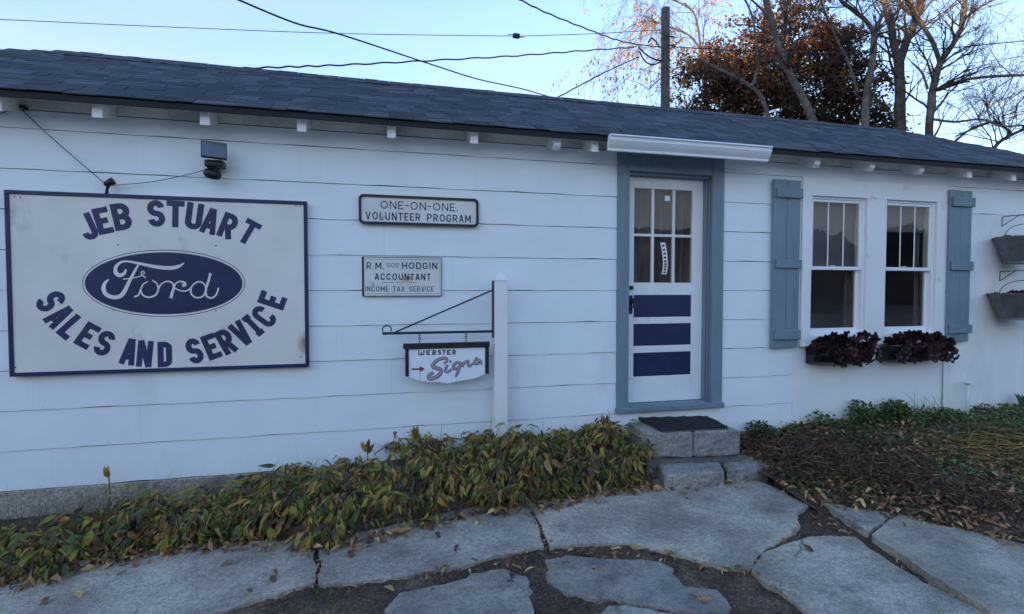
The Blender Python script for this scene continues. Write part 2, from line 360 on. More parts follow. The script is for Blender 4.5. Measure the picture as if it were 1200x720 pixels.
# ---------------------------------------------------------------- painted lettering: strokes
def arc(cx, cy, rx, ry, a0, a1, n=9):
    return [(cx+rx*math.cos(math.radians(a0+(a1-a0)*i/n)), cy+ry*math.sin(math.radians(a0+(a1-a0)*i/n))) for i in range(n+1)]
def glyph(c, w, t):
    """centre-line strokes of capital c in a box w wide and 1 high; t = stroke width"""
    h = t/2; l, r, b_, u, m = h, w-h, h, 1-h, .5; cx = w/2; rx = cx-h
    if c == 'A': return [[(l*.9, 0), (cx-h*.2, 1)], [(w-l*.9, 0), (cx+h*.2, 1)], [(l+w*.12, .3), (r-w*.12, .3)]]
    if c == 'B': return [[(l, 0), (l, 1)], [(l, u), (cx, u)]+arc(cx, (u+m)/2, rx, (u-m)/2, 90, -90)+[(l, m)], [(l, m), (cx, m)]+arc(cx, (m+b_)/2, rx, (m-b_)/2, 90, -90)+[(l, b_)]]
    if c == 'C': return [[(r, .68)]+arc(cx, u-rx, rx, rx, 10, 180)+arc(cx, b_+rx, rx, rx, 180, 350)+[(r, .32)]]
    if c == 'D': return [[(l, 0), (l, 1)], [(l, u), (cx-h*.3, u)]+arc(cx-h*.3, u-rx*.9, rx+h*.3, rx*.9, 90, 0)+arc(cx-h*.3, b_+rx*.9, rx+h*.3, rx*.9, 0, -90)+[(l, b_)]]
    if c == 'E': return [[(l, 0), (l, 1)], [(l, u), (w, u)], [(l, m), (w*.82, m)], [(l, b_), (w, b_)]]
    if c == 'G': return [[(r, .70)]+arc(cx, u-rx, rx, rx, 10, 180)+arc(cx, b_+rx, rx, rx, 180, 355)+[(r, .44), (cx, .44)]]
    if c == 'H': return [[(l, 0), (l, 1)], [(r, 0), (r, 1)], [(l, m), (r, m)]]
    if c == 'I': return [[(cx, 0), (cx, 1)]]
    if c == '|': return [[(cx, 0), (cx, 1)], [(0, u), (w, u)], [(0, b_), (w, b_)]]      # I with bars
    if c == 'J': return [[(r, 1)]+arc(cx, b_+rx*.9, rx, rx*.9, 0, -170)+[(l, .30)]]
    if c == 'L': return [[(l, 1), (l, 0)], [(l, b_), (w, b_)]]
    if c == 'M': return [[(l, 0), (l, 1)], [(l, 1), (cx, .25)], [(cx, .25), (r, 1)], [(r, 1), (r, 0)]]
    if c == 'N': return [[(l, 0), (l, 1)], [(l, 1), (r, 0)], [(r, 0), (r, 1)]]
    if c == 'O': return [arc(cx, .5, rx, .5-h, 0, 360, 24)]
    if c == 'P': return [[(l, 0), (l, 1)], [(l, u), (cx, u)]+arc(cx, (u+.45)/2, rx, (u-.45)/2, 90, -90)+[(l, .45)]]
    if c == 'R': return [[(l, 0), (l, 1)], [(l, u), (cx, u)]+arc(cx, (u+.45)/2, rx, (u-.45)/2, 90, -90)+[(l, .45)], [(cx, .45), (r, 0)]]
    if c == 'S': return [[(r, .72)]+arc(cx, u-(u-m)/2, rx, (u-m)/2, 15, 262, 12)+arc(cx, b_+(m-b_)/2, rx, (m-b_)/2, 80, -165, 12)+[(l, .28)]]
    if c == 'T': return [[(cx, 0), (cx, 1)], [(0, u), (w, u)]]
    if c == 'U': return [[(l, 1)]+arc(cx, b_+rx*.9, rx, rx*.9, 180, 360)+[(r, 1)]]
    if c == 'V': return [[(l*.9, 1), (cx-h*.2, 0)], [(w-l*.9, 1), (cx+h*.2, 0)]]
    if c == 'W': return [[(l, 1)]+arc((l+cx)/2, .3, (cx-l)/2, .22, 180, 360, 6)+[(cx, .7)], [(cx, .7)]+arc((r+cx)/2, .3, (r-cx)/2, .22, 180, 360, 6)+[(r, 1)]]
    if c == 'X': return [[(l, 0), (r, 1)], [(l, 1), (r, 0)]]
    if c == '-': return [[(0, m), (w, m)]]
    if c == '.': return [[(0, h), (w, h)]]
    if c == "'": return [[(cx, .75), (cx, 1)]]
    return []
def ribbon(mb, pts, wd, fn, lay):
    """flat brush stroke through pts (2-D, sign units); fn maps (u, v, layer) to the world"""
    n = len(pts); wd = wd if hasattr(wd, '__len__') else [wd]*n; Lp, Rp = [], []
    for i in range(n):
        a = pts[max(i-1, 0)]; c = pts[min(i+1, n-1)]
        if 0 < i < n-1:
            d1 = Vector((pts[i][0]-a[0], pts[i][1]-a[1])); d2 = Vector((c[0]-pts[i][0], c[1]-pts[i][1]))
            if d1.length < 1e-7: d1 = d2
            if d2.length < 1e-7: d2 = d1
            d = (d1.normalized()+d2.normalized()); k = 1.0
            if d.length < .3: d = d1
            d.normalize(); k = min(1.35, 1/max(.5, d.dot(d1.normalized())))
        else: d = Vector((c[0]-a[0], c[1]-a[1])).normalized(); k = 1.0
        nx, ny = -d.y*wd[i]/2*k, d.x*wd[i]/2*k
        Lp.append((pts[i][0]+nx, pts[i][1]+ny)); Rp.append((pts[i][0]-nx, pts[i][1]-ny))
    vs = [fn(p[0], p[1], lay) for p in Lp]+[fn(p[0], p[1], lay) for p in Rp]
    mb.add(vs, [(i, n+i, n+i+1, i+1) for i in range(n-1)])
def put_letter(mb, ch, cpx, cpy, ang, hpx, wpx, t, yface, lay0=0):
    s = pxm(cpx, yface); c = wall(cpx, cpy, yface); H = hpx/s; W = wpx/s/H*.83; a = math.radians(ang)
    for i, st in enumerate(glyph(ch, W, t)):
        def fn(u, v, l, c=c): 
            x, z = (u-W/2)*H, (v-.5)*H
            return (c.x+x*math.cos(a)-z*math.sin(a), yface-.0006-l*.00012, c.z+x*math.sin(a)+z*math.cos(a))
        ribbon(mb, st, t, fn, i+lay0)
def put_text(mb, text, x0, x1, ytop, ybot, yface, t=.14, aspect=.62, slope=None):
    """a line of capitals between photo columns x0..x1; ytop/ybot = letter top and foot at x0"""
    A = wall(x0, ytop, yface); B = wall(x0, ybot, yface); X1 = wx(x1, yface); H = A.z-B.z
    adv = []
    for ch in text: adv.append({' ': .45, '.': .16, "'": .12, 'I': t*1.1, '-': .42, 'M': aspect*1.25, 'W': aspect*1.3, 'O': aspect*1.15, 'E': aspect*.82, 'L': aspect*.8, 'T': aspect*.9}.get(ch, aspect))
    gap = .2; tot = sum(adv)+gap*(len(text)-1); k = (X1-A.x)/H/tot; x = 0
    for i, ch in enumerate(text):
        wch = adv[i]*k
        for j, st in enumerate(glyph(ch, wch, t)):
            def fn(u, v, l, x=x): return (A.x+(x+u)*H, yface-.0006-l*.00012, B.z+v*H)
            ribbon(mb, st, t, fn, j)
        x += wch+gap*k
def smooth_pts(p, n=6):
    out = []
    for i in range(len(p)-1):
        p0 = p[max(i-1, 0)]; p1 = p[i]; p2 = p[i+1]; p3 = p[min(i+2, len(p)-1)]
        for j in range(n):
            t = j/n
            out.append(tuple(.5*((2*b)+(-a+c)*t+(2*a-5*b+4*c-d)*t*t+(-a+3*b-3*c+d)*t**3) for a, b, c, d in zip(p0, p1, p2, p3)))
    out.append(tuple(p[-1])); return out

# ================================================================ GROUND
lim = 400
gm = MB(); g0 = 14
ys = -4.9
gm.add([(-lim, -lim, -.02), (lim, -lim, -.02), (lim, lim, -.02), (-lim, lim, -.02)], [(0, 1, 2, 3)])
tag(gm.build('ground', 'ground'), kind='structure')
# soil yard in front, lightly uneven
X = np.concatenate([np.linspace(-9, -3.6, 20), np.linspace(-3.55, 4.6, 480), np.linspace(4.7, 13, 30)]); Y = np.concatenate([np.linspace(-3.1, -.85, 150), np.linspace(-.82, -.02, 14)]); nx, ny = len(X), len(Y)
gx, gy = np.meshgrid(X, Y, indexing='ij'); gz = .033+.004*np.sin(gx*2.3+1)*np.cos(gy*3.1)
rr_ = rng.normal(0, 1, gx.shape); sm = rr_.copy()
for _ in range(3): sm = (sm+np.roll(sm, 1, 0)+np.roll(sm, -1, 0)+np.roll(sm, 1, 1)+np.roll(sm, -1, 1))/5
gz += np.clip(sm*.016, -.012, .012)+np.clip(rr_*.0018, -.004, .004)
idx = np.arange(nx*ny).reshape(nx, ny)
q = np.stack([idx[:-1, :-1], idx[1:, :-1], idx[1:, 1:], idx[:-1, 1:]], -1).reshape(-1, 4)
me = np_mesh('soil', np.stack([gx, gy, gz], -1), q, ['soil'], smooth=True); tag(link('soil', me), kind='structure')

ZS = .05
def rough_poly(pp, z, step=.045, amp=.009, seed=0, fix=()):
    r = random.Random(seed); P = [gnd(x, y, z) for x, y in pp]; out = []
    for i in range(len(P)):
        a, b_ = P[i], P[(i+1) % len(P)]; d = (b_-a); n = max(1, int(d.length/step)); nn = Vector((-d.y, d.x, 0)).normalized()
        for j in range(n):
            t = j/n; out.append(a+d*t+nn*(r.uniform(-amp, amp)+amp*1.2*math.sin(t*n*.7+i*2))*(1 if n > 1 else 0))
    return out
def slab(name, pp, z, zb, mat, parent, seed, amp=.006, tilt=0):
    P = rough_poly(pp, z, seed=seed, amp=amp); c = sum(P, Vector())/len(P)
    bm = bmesh.new(); top = [bm.verts.new((p.x, p.y, z)) for p in P]
    f = bm.faces.new(top); r = bmesh.ops.inset_region(bm, faces=[f], thickness=.02)
    for v in f.verts: v.co.z += .003
    e = bmesh.ops.extrude_edge_only(bm, edges=[e for e in bm.edges if e.is_boundary])
    for v in [g for g in e['geom'] if isinstance(g, bmesh.types.BMVert)]: v.co.z = zb
    bmesh.ops.recalc_face_normals(bm, faces=bm.faces)
    me = bpy.data.meshes.new(name); bm.to_mesh(me); bm.free(); me.materials.append(MAT[mat])
    return link(name, me, parent)
path = tag(bpy.data.objects.new('path', None), kind='structure'); COL.objects.link(path)
SLABS = [
 ('A', [(-260, 800), (-260, 735), (0, 668), (180, 640), (369, 632), (369, 684), (300, 703), (240, 724), (160, 770), (60, 830)]),
 ('B', [(374, 632), (500, 595), (621, 558), (622, 601), (630, 617), (638, 642), (581, 652), (552, 661), (458, 678), (400, 685), (374, 686)]),
 ('C', [(626, 558), (733, 552), (853, 558), (895, 566), (947, 592), (935, 603), (937, 620), (915, 633), (893, 647), (878, 669), (833, 660), (783, 647), (733, 638), (693, 636), (644, 642), (634, 617), (626, 601)]),
 ('D', [(881, 671), (893, 650), (918, 638), (955, 629), (1000, 630), (1030, 650), (1082, 683), (1161, 722), (1260, 775), (1150, 830), (1010, 790), (947, 720), (917, 697)]),
]
for i, (n_, pp) in enumerate(SLABS): slab('slab', pp, ZS, -.03, 'concrete', path, i+3)
slab('slab', [(962, 589), (1000, 592), (1049, 602), (1018, 624)], .075, -.02, 'concrete', path, 21)
slab('slab', [(1053, 603), (1112, 616), (1199, 638), (1300, 668), (1420, 760), (1300, 800), (1172, 722), (1094, 676), (1020, 627)], .08, -.02, 'concrete', path, 22)
for i, pp in enumerate([
  [(451, 724), (458, 708), (469, 695), (495, 689), (520, 686), (535, 680), (552, 673), (588, 669), (606, 674), (621, 677), (618, 700), (624, 724), (622, 780), (440, 780)],
  [(638, 657), (665, 654), (693, 653), (733, 657), (773, 660), (790, 667), (795, 680), (802, 688), (820, 690), (840, 692), (850, 702), (857, 713), (850, 722), (800, 716), (747, 707), (722, 706), (700, 703), (667, 695), (650, 688), (640, 680), (645, 668)],
  [(700, 722), (713, 712), (733, 709), (787, 719), (815, 735), (800, 775), (690, 775)]]):
    slab('slab', pp, .043, -.02, 'patch', path, 40+i, .012)

drive = []
nx, ny = 40, 30
for i in range(nx):
    for j in range(ny): drive.append((-20+56*i/(nx-1), -27.5+24.45*j/(ny-1), .02+rng.uniform(-.004, .004)))
idx = np.arange(nx*ny).reshape(nx, ny); q = np.stack([idx[:-1, :-1], idx[1:, :-1], idx[1:, 1:], idx[:-1, 1:]], -1).reshape(-1, 4)
tag(link('lane', np_mesh('lane', drive, q, ['concrete'], smooth=True)), kind='structure')
# garden bed right of the steps, rising to the wall
def wall_gz(x): return float(np.interp(x, [3.0, 3.4, 4.5, 6.0, 9.0, 13], [.17, .23, .28, .30, .29, .29]))
edge_px = [(893, 576), (940, 594), (962, 590), (1000, 594), (1049, 604), (1112, 617), (1199, 640), (1300, 668), (1500, 730)]
edge = [gnd(x, y, .09) for x, y in edge_px]
ex = np.array([e.x for e in edge]); ey = np.array([e.y for e in edge])
o_ = np.argsort(ex); ex, ey = ex[o_], ey[o_]
def bed_z(x, y):
    yf = np.interp(x, ex, ey); zw = np.interp(x, [3.0, 3.4, 4.5, 6.0, 9.0, 13], [.17, .23, .28, .30, .29, .29])
    t = np.clip((y-yf)/(-.0-yf), 0, 1); return .07+(zw-.07)*t**.8+.012*np.sin(x*5+y*3)+.01*np.sin(x*11-y*7)
nx, ny = 140, 50; X = np.linspace(3.02, 12.5, nx); T = np.linspace(0, 1, ny)
gx, gt = np.meshgrid(X, T, indexing='ij'); yf = np.interp(gx, ex, ey)-.05
gy = yf+(0.0-yf)*gt; gz = bed_z(gx, gy)+rng.uniform(-.006, .006, gx.shape); gz[:, 0] = -.02
idx = np.arange(nx*ny).reshape(nx, ny)
q = np.stack([idx[:-1, :-1], idx[1:, :-1], idx[1:, 1:], idx[:-1, 1:]], -1).reshape(-1, 4)
tag(link('garden_bed', np_mesh('garden_bed', np.stack([gx, gy, gz], -1), q, ['soil'], smooth=True)), kind='structure')

# ================================================================ BUILDING
bld = thing('cottage_office', 'long low white sided building with dark shingle hip roof and blue grey trim', 'building')
ROW = .279; ZB = EYE.z-5*ROW            # foot of the lowest siding row
XL, XR = -7.2, None
slope = .545; YE, ZE = -.27, 2.913      # eave line (top of the shingle edge)
# ridge: solve depth so that the ridge passes through the photo's (60,62)
best = None
for k in range(100, 400):
    dr = k/100; p = wall(60, 62, dr); zr = ZE+slope*(dr-YE)
    if best is None or abs(zr-p.z) < best[0]: best = (abs(zr-p.z), dr, p.x, zr)
_, YR, XRL, ZR = best
XRR = wall(1062, 155, YR).x
run = YR-YE
XR = XRR+run*1.0-.27; XEL = XRL-run-.6; XL = XEL+.27
XER = XRR+run
DEP = 2*YR                               # building depth
OPEN = []                                # openings in the front wall: x0,x1,z0,z1
dx0, dx1 = wx(722), wx(845); dz0, dz1 = wz(724, 482), wz(722, 182)+.0
wx0, wx1 = wx(936.5), wx(1112); wz0, wz1 = wz(936.5, 405), EYE.z+4*ROW
door_in = (wx(735.3), wx(831.7), wz(735, 480)+.0, wz(735, 201))
OPEN = [(dx0, dx1, dz0-.0, dz1), (wx0, wx1, wz0, wz1)]
def cut(x0, x1, z0, z1):
    segs = [(x0, x1)]
    for a, b_, c, d in OPEN:
        if z1 <= c+.004 or z0 >= d-.004: continue
        if z0 < c-.02 or z1 > d+.02:      # partly covered row: keep it simple, treat as covered if most of it is
            if (min(z1, d)-max(z0, c)) < .5*(z1-z0): continue
        ns = []
        for s, e in segs:
            if b_ <= s or a >= e: ns.append((s, e)); continue
            if a > s: ns.append((s, a))
            if b_ < e: ns.append((b_, e))
        segs = ns
    return segs
# core wall (behind the siding) with openings
core = MB(); Y0, Y1 = .004, .16
oi = [(door_in[0], door_in[1], door_in[2], door_in[3]), (wx(944), wx(1098), wz(944, 398), wz(944, 222))]
xs = sorted([XL, XR]+[v for o in oi for v in o[:2]]); ztop = 3.02
for a, b_ in zip(xs[:-1], xs[1:]):
    hole = [o for o in oi if abs(o[0]-a) < 1e-6]
    if hole: core.box((a, Y0, .1), (b_, Y1, hole[0][2])).box((a, Y0, hole[0][3]), (b_, Y1, ztop))
    else: core.box((a, Y0, .1), (b_, Y1, ztop))
core.box((XL, Y1, .1), (XL+.15, DEP, ztop)); core.box((XR-.15, Y1, .1), (XR, DEP, ztop)); core.box((XL, DEP-.15, .1), (XR, DEP, ztop))
core.box((XL, Y1, .06), (XR, DEP, .1)); core.box((XL, Y1, 3.03), (XR, DEP-.2, 3.06))
core.build('wall', 'felt', bld)
XS = wx(929.5)                           # seam where the smooth panelling starts
def board(x0, x1, z0, z1, seed, nseg=10):
    r = random.Random(seed); n = max(2, int((x1-x0)/.11)); vs = []; ph = r.uniform(0, 6)
    for i in range(n+1):
        t = i/n; x = x0+(x1-x0)*t
        env = math.sin(math.pi*t)**.5
        zb = z0+.0016+env*(.0024*math.sin(x*17+ph)+.002*math.sin(x*6+ph*2)+r.uniform(-.0012, .0012)); zt = z1-.0024
        yb = -.013; yt = -.005
        vs += [(x, yb, zb), (x, yt, zt), (x, .003, zt), (x, .003, zb)]
    fs = []
    for i in range(n):
        a, b_ = i*4, i*4+4
        fs += [(a, b_, b_+1, a+1), (a+1, b_+1, b_+2, a+2), (a, a+3, b_+3, b_)]
    fs += [(0, 1, 2, 3), (n*4, n*4+3, n*4+2, n*4+1)]
    mb = MB().add(vs, fs); return mb.build('siding_board', 'siding', bld)
sd_ = 0
for k in range(-5, 6):
    z0 = EYE.z+k*ROW; z1 = z0+ROW
    if k == 4: z1 = 2.862
    if k >= 5: break
    x_end = XR if k >= 3 else XS
    for s, e in cut(XL, x_end, z0, z1):
        # stagger the 1.2 m boards per row
        off = {-5: .2, -4: .75, -3: .1, -2: .9, -1: .35, 0: .6, 1: 0.05, 2: .5, 3: .8, 4: .25}[k]
        x = s; nxt = math.floor((s-off)/1.22+1)*1.22+off
        while x < e-1e-6:
            en = min(e, nxt) if nxt-x > .12 else min(e, nxt+1.22)
            if e-en < .12: en = e
            board(x+.0004, en-.0004, z0, z1, sd_); sd_ += 1
            if en >= e: break
            nxt = en+1.22; x = en
nh = MB(); rn = random.Random(3)
for k in range(-5, 5):
    x = XL+.3
    while x < (XR if k >= 3 else XS)-.1:
        z = EYE.z+k*ROW+.022; x += rn.choice((.4, .41, .405))
        if any(a-.03 < x < b__+.03 and c_-.03 < z < d_+.03 for a, b__, c_, d_ in OPEN): continue
        nh.tube([(x, -.011, z), (x, -.0142, z)], .0035, 6)
tag(nh.build('nail_heads', 'frieze', bld), kind='stuff')
# smooth painted panels on the right
zp0, zp1 = .05, EYE.z+3*ROW-.003
pn = MB()
def panel(a, b_, c, d): MB().box((a+.001, -.011, c), (b_-.001, .0035, d)).build('wall_panel', 'stucco', bld, bev=.001)
px_seam = wx(1113)
panel(XS, wx0, zp0, zp1) if False else None
panel(XS, px_seam-.002, zp0, wz0-.002)
panel(XS, wx0, wz0, EYE.z+4*ROW-.003) if False else panel(XS, wx0, wz0, zp1)
mid = wx(1106.0)
panel(px_seam, wx(1200), zp0, zp1); panel(wx(1200)+.002, XR, zp0, zp1)
# foundation strip
MB().box((XL-.01, -.022, -.3), (dx1+.35, .15, ZB-.004)).build('foundation', 'found', bld, bev=.006)
# frieze between rafters
MB().box((XL, -.016, 2.866), (XR, .003, 3.0)).build('frieze_board', 'frieze', bld, bev=.002)
# rafter tails
for px in [-118, 8, 125, 249, 361, 465, 560.7, 657, 700.5, 959, 1022.5, 1080, 1135.5, 1187, 1236, 1283]:
    x1 = wx(px, -.215); x0 = x1-.062
    zb, zt = 2.785, 2.872
    d = .215*.40
    ch = .03 if px in (657, 959, 1022.5, 1080) else 0
    prof = [(-.215, zt), (-.215, zb+ch), (-.215+ch, zb), (.0, zb+d*.8), (.0, zt+.10)]
    n = len(prof); vs = [(x0, p[0], p[1]) for p in prof]+[(x1, p[0], p[1]) for p in prof]
    MB().add(vs, [tuple(range(n)), tuple(range(2*n-1, n-1, -1))]+[(i, n+i, n+(i+1) % n, (i+1) % n) for i in range(n)]).build('rafter_tail', 'white', bld, bev=.002)
# roof deck: hip
def rz(y): return ZE+slope*(y-YE)
YB = 2*YR-YE
rm = MB()
A_, B_, C_, D_ = (XEL, YE, ZE), (XER, YE, ZE), (XER, YB, ZE), (XEL, YB, ZE); R1, R2 = (XRL, YR, ZR), (XRR, YR, ZR)
th = .028
rm.add([Vector(p)-Vector((0, 0, .012)) for p in (A_, B_, C_, D_, R1, R2)]+[Vector(p)-Vector((0, 0, .012+th)) for p in (A_, B_, C_, D_, R1, R2)],
       [(0, 1, 5, 4), (1, 2, 5), (2, 3, 4, 5), (3, 0, 4), (6, 10, 11, 7), (7, 11, 8), (8, 11, 10, 9), (9, 10, 6), (0, 6, 7, 1), (1, 7, 8, 2), (2, 8, 9, 3), (3, 9, 6, 0)])
roof = rm.build('roof', 'felt', bld)
MB().box((XEL, YE-.008, ZE-.052), (XER, YE+.004, ZE-.010)).build('drip_edge', 'felt', roof, bev=.002)
hv_ = [(XEL, YE+.01, ZE-.056), (XER, YE+.01, ZE-.056), (XER, .02, rz(.02)-.056), (XEL, .02, rz(.02)-.056)]
MB().add(hv_+[(a, b__, c_+.012) for a, b__, c_ in hv_], [(0,3,2,1),(4,5,6,7),(0,1,5,4),(1,2,6,5),(2,3,7,6),(3,0,4,7)]).build('soffit', 'frieze', roof)
# shingles: front slope, individual tabs; nearest ones as parts
sv, sf = [], []; cand = []
cs = math.sqrt(1+slope**2); crs = .10; ncrs = int(run*cs/crs)+1
variants = []
for wv in (.10, .14, .19, .25):
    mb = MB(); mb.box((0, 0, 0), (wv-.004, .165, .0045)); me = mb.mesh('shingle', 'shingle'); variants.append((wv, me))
ang = math.atan(slope)
Rx = Matrix.Rotation(ang, 4, 'X')
rs = random.Random(5)
for c in range(ncrs):
    d = c*crs-.02; y = YE+d/cs; z = ZE+slope*(y-YE)
    t = min(1, max(0, (y-YE)/run)); xa = XEL+(XRL-XEL)*t; xb = XER+(XRR-XER)*t
    x = xa+rs.uniform(0, .05)
    while x < xb-.15:
        wv, me = rs.choice(variants)
        cand.append((x, y, z+.004+rs.choice((0, .002, .004)), variants.index((wv, me)), min(wv, xb-x), rs.uniform(-.006, .006)))
        x += wv
def shingle_score(t):
    p = Vector((t[0], t[1], t[2])); dd = (p-EYE).dot(fwd); 
    if dd < .5: return -1
    u = (p-EYE).dot(rgt)/dd*F_PX+CX; v = CY-(p-EYE).dot(upv)/dd*F_PX
    return variants[t[3]][0]/dd if -60 < u < 1230 and 0 < v < 720 else -1
cand.sort(key=shingle_score, reverse=True)
for i, (x, y, z, vi, ww, jt) in enumerate(cand):
    if i < 300:
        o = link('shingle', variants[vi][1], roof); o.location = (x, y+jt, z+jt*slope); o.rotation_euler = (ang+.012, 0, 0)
    else:
        b0 = len(sv); wv = min(ww, variants[vi][0])-.004; y += jt; z += jt*slope
        pts = [(0, 0, 0), (wv, 0, 0), (wv, .165, 0), (0, .165, 0), (0, 0, .0045), (wv, 0, .0045), (wv, .165, .0045), (0, .165, .0045)]
        R = Matrix.Rotation(ang+.012, 3, 'X')
        for p in pts:
            q_ = R @ Vector(p); sv.append((x+q_.x, y+q_.y, z+q_.z))
        sf += [tuple(b0+k for k in f) for f in ((0,3,2,1),(4,5,6,7),(0,1,5,4),(1,2,6,5),(2,3,7,6),(3,0,4,7))]
# right hip, back and left slopes: coarser tabs in the same mesh
def slope_tabs(e0, e1, r0, r1):
    e0, e1, r0, r1 = map(Vector, (e0, e1, r0, r1)); run_d = ((r0+r1)/2-(e0+e1)/2).length; n = int(run_d/.14)
    nrm = (e1-e0).cross(r0-e0).normalized(); 
    if nrm.z < 0: nrm = -nrm
    for c in range(n):
        t0, t1 = c/n, min(1, (c+1.25)/n); a, b_ = e0.lerp(r0, t0), e1.lerp(r1, t0); a2, b2 = e0.lerp(r0, t1), e1.lerp(r1, t1)
        Ln = (b_-a).length; k = max(1, int(Ln/.3))
        for i in range(k):
            u0, u1 = i/k+.004, (i+1)/k-.004; h = nrm*(.012+rs.choice((0, .004, .008))); b0 = len(sv)
            p = [a.lerp(b_, u0), a.lerp(b_, u1), a2.lerp(b2, u1), a2.lerp(b2, u0)]
            for q_ in p: sv.append(tuple(q_))
            sv.append(tuple(p[0]+h)); sv.append(tuple(p[1]+h)); sv.append(tuple(p[2]+nrm*.002)); sv.append(tuple(p[3]+nrm*.002))
            sf.extend(tuple(b0+k_ for k_ in f) for f in ((0,3,2,1),(4,5,6,7),(0,1,5,4),(1,2,6,5),(2,3,7,6),(3,0,4,7)))
slope_tabs(B_, C_, R2, R2); slope_tabs(C_, D_, R2, R1); slope_tabs(D_, A_, R1, R1)
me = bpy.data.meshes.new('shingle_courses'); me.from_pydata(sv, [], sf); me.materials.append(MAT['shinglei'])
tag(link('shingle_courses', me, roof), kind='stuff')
# ridge and hip caps
def caps(a, b_):
    a, b_ = Vector(a), Vector(b_); d = b_-a; n = int(d.length/.15); u = d.normalized(); s = u.cross(Vector((0, 0, 1))).normalized()
    mb = MB()
    for i in range(n):
        p = a+u*(i*.15); r_ = .13; h = Vector((0, 0, .010+rs.uniform(0, .002))); e = p+u*.2; dr_ = Vector((0, 0, -.13*slope*.85))
        mb.add([p+s*r_+h+dr_, p+h+Vector((0, 0, .002)), p-s*r_+h+dr_, e+s*r_+dr_+h*.3, e+h*.7, e-s*r_+dr_+h*.3], [(0, 1, 4, 3), (1, 2, 5, 4), (0, 2, 1)])
    return mb
mb = caps(R1, R2)
for x in (caps(A_, R1), caps(B_, R2)): mb.add(x.v, x.f)
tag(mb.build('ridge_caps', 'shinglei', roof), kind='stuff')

# gutter over the door
gx0, gx1 = wx(714, -.33), wx(902, -.33)
zg = wz(714, 157, -.33)
prof = [(-.27, 0), (-.345, .0), (-.35, -.012), (-.335, -.022), (-.335, -.045), (-.318, -.075), (-.295, -.105), (-.295, -.125), (-.27, -.125)]
n = len(prof)
vs = [(gx0-(-.27-p[0])*.0, p[0], zg+p[1]) for p in prof]+[(gx1, p[0], zg+p[1]) for p in prof]
g = MB().add(vs, [tuple(range(n)), tuple(range(2*n-1, n-1, -1))]+[(i, n+i, n+(i+1) % n, (i+1) % n) for i in range(n)]).build('gutter', 'gutter', bld, bev=.002)

# ---- door
DY = .085
cz1 = wz(722, 182)
fr_ = MB()
jx0, jx1 = door_in[0], door_in[1]; ji = wx(822.8, DY)   # inner jamb positions
jz1 = door_in[3]; jz0 = wz(735, 470)
casing = bpy.data.objects.new('door_frame', None); COL.objects.link(casing); casing.parent = bld
box('side_casing', 'bluegrey', (dx0, -.034, dz0), (jx0, .01, cz1+.10), casing); box('side_casing', 'bluegrey', (jx1, -.034, dz0), (dx1, .01, cz1+.10), casing)
box('head_casing', 'bluegrey', (jx0+.0005, -.032, jz1), (jx1-.0005, .01, cz1+.10), casing)
box('threshold', 'bluegrey', (dx0-.01, -.06, dz0-.012), (dx1+.012, .0, dz0+.035), casing, .006)
box('threshold', 'bluegrey', (jx0-.01, .0, dz0+.0), (jx1+.01, .15, dz0+.045), casing)
box('jamb', 'bluegrey', (jx0-.004, .0105, dz0+.03), (jx0+.003, .158, jz1), casing); box('jamb', 'bluegrey', (jx1-.004, .0105, dz0+.03), (jx1+.004, .158, jz1), casing)
box('door_stop', 'bluegrey', (jx1-.022, .045, dz0+.046), (jx1-.0045, .1, jz1-.001), casing); box('head_jamb', 'bluegrey', (jx0+.0035, .0105, jz1-.02), (jx1-.005, .158, jz1+.003), casing)
door = bpy.data.objects.new('door', None); COL.objects.link(door); door.parent = bld
lx0, lx1 = jx0+.0035, jx1-.0235; lz0, lz1 = dz0+.048, jz1-.022
# rails & stiles around panes and panels
cols = [(742.8, 762.2), (767.2, 786.4), (792, 810)]; rows = [(221.4, 273.3), (279, 331)]
gx_a, gx_b = wx(742.8, DY), wx(810.5, DY)
Z = lambda py: wz(776, py, DY)
zt_, zb_ = Z(222), Z(331.5)
cutz = [(Z(346), Z(371.7)), (Z(379.5), Z(405)), (Z(413), Z(440.5))]
parts = [('stile', lx0, gx_a, lz0, lz1), ('stile', gx_b, lx1, lz0, lz1), ('rail', gx_a, gx_b, zt_, lz1), ('rail', gx_a, gx_b, cutz[0][0], zb_),
         ('rail', gx_a, gx_b, cutz[1][0], cutz[0][1]), ('rail', gx_a, gx_b, cutz[2][0], cutz[1][1]), ('rail', gx_a, gx_b, lz0, cutz[2][1])]
for nme, a, b_, c, d in parts: box(nme, 'white', (a, DY, c), (b_, DY+.04, d), door, .003)
for a, b_ in cutz: box('panel', 'navy', (gx_a+.0005, DY+.008, b_+.0005), (gx_b-.0005, DY+.03, a-.0005), door, .003)
mz = Z(276.2)
box('muntin', 'white', (gx_a, DY+.004, mz-.012), (gx_b, DY+.034, mz+.012), door, .003)
mxs = [wx(764.7, DY), wx(789.2, DY)]
for m_ in mxs: box('muntin', 'white', (m_-.013, DY+.002, zb_), (m_+.013, DY+.036, zt_), door, .003)
xe = [gx_a, mxs[0]-.013, mxs[0]+.013, mxs[1]-.013, mxs[1]+.013, gx_b]
for i in range(3):
    for z0, z1 in ((zb_, mz-.012), (mz+.012, zt_)):
        MB().box((xe[2*i], DY+.018, z0), (xe[2*i+1], DY+.022, z1)).build('pane', 'glass', door)
hx, hz = wx(738.6, DY), wz(738.6, 354, DY)
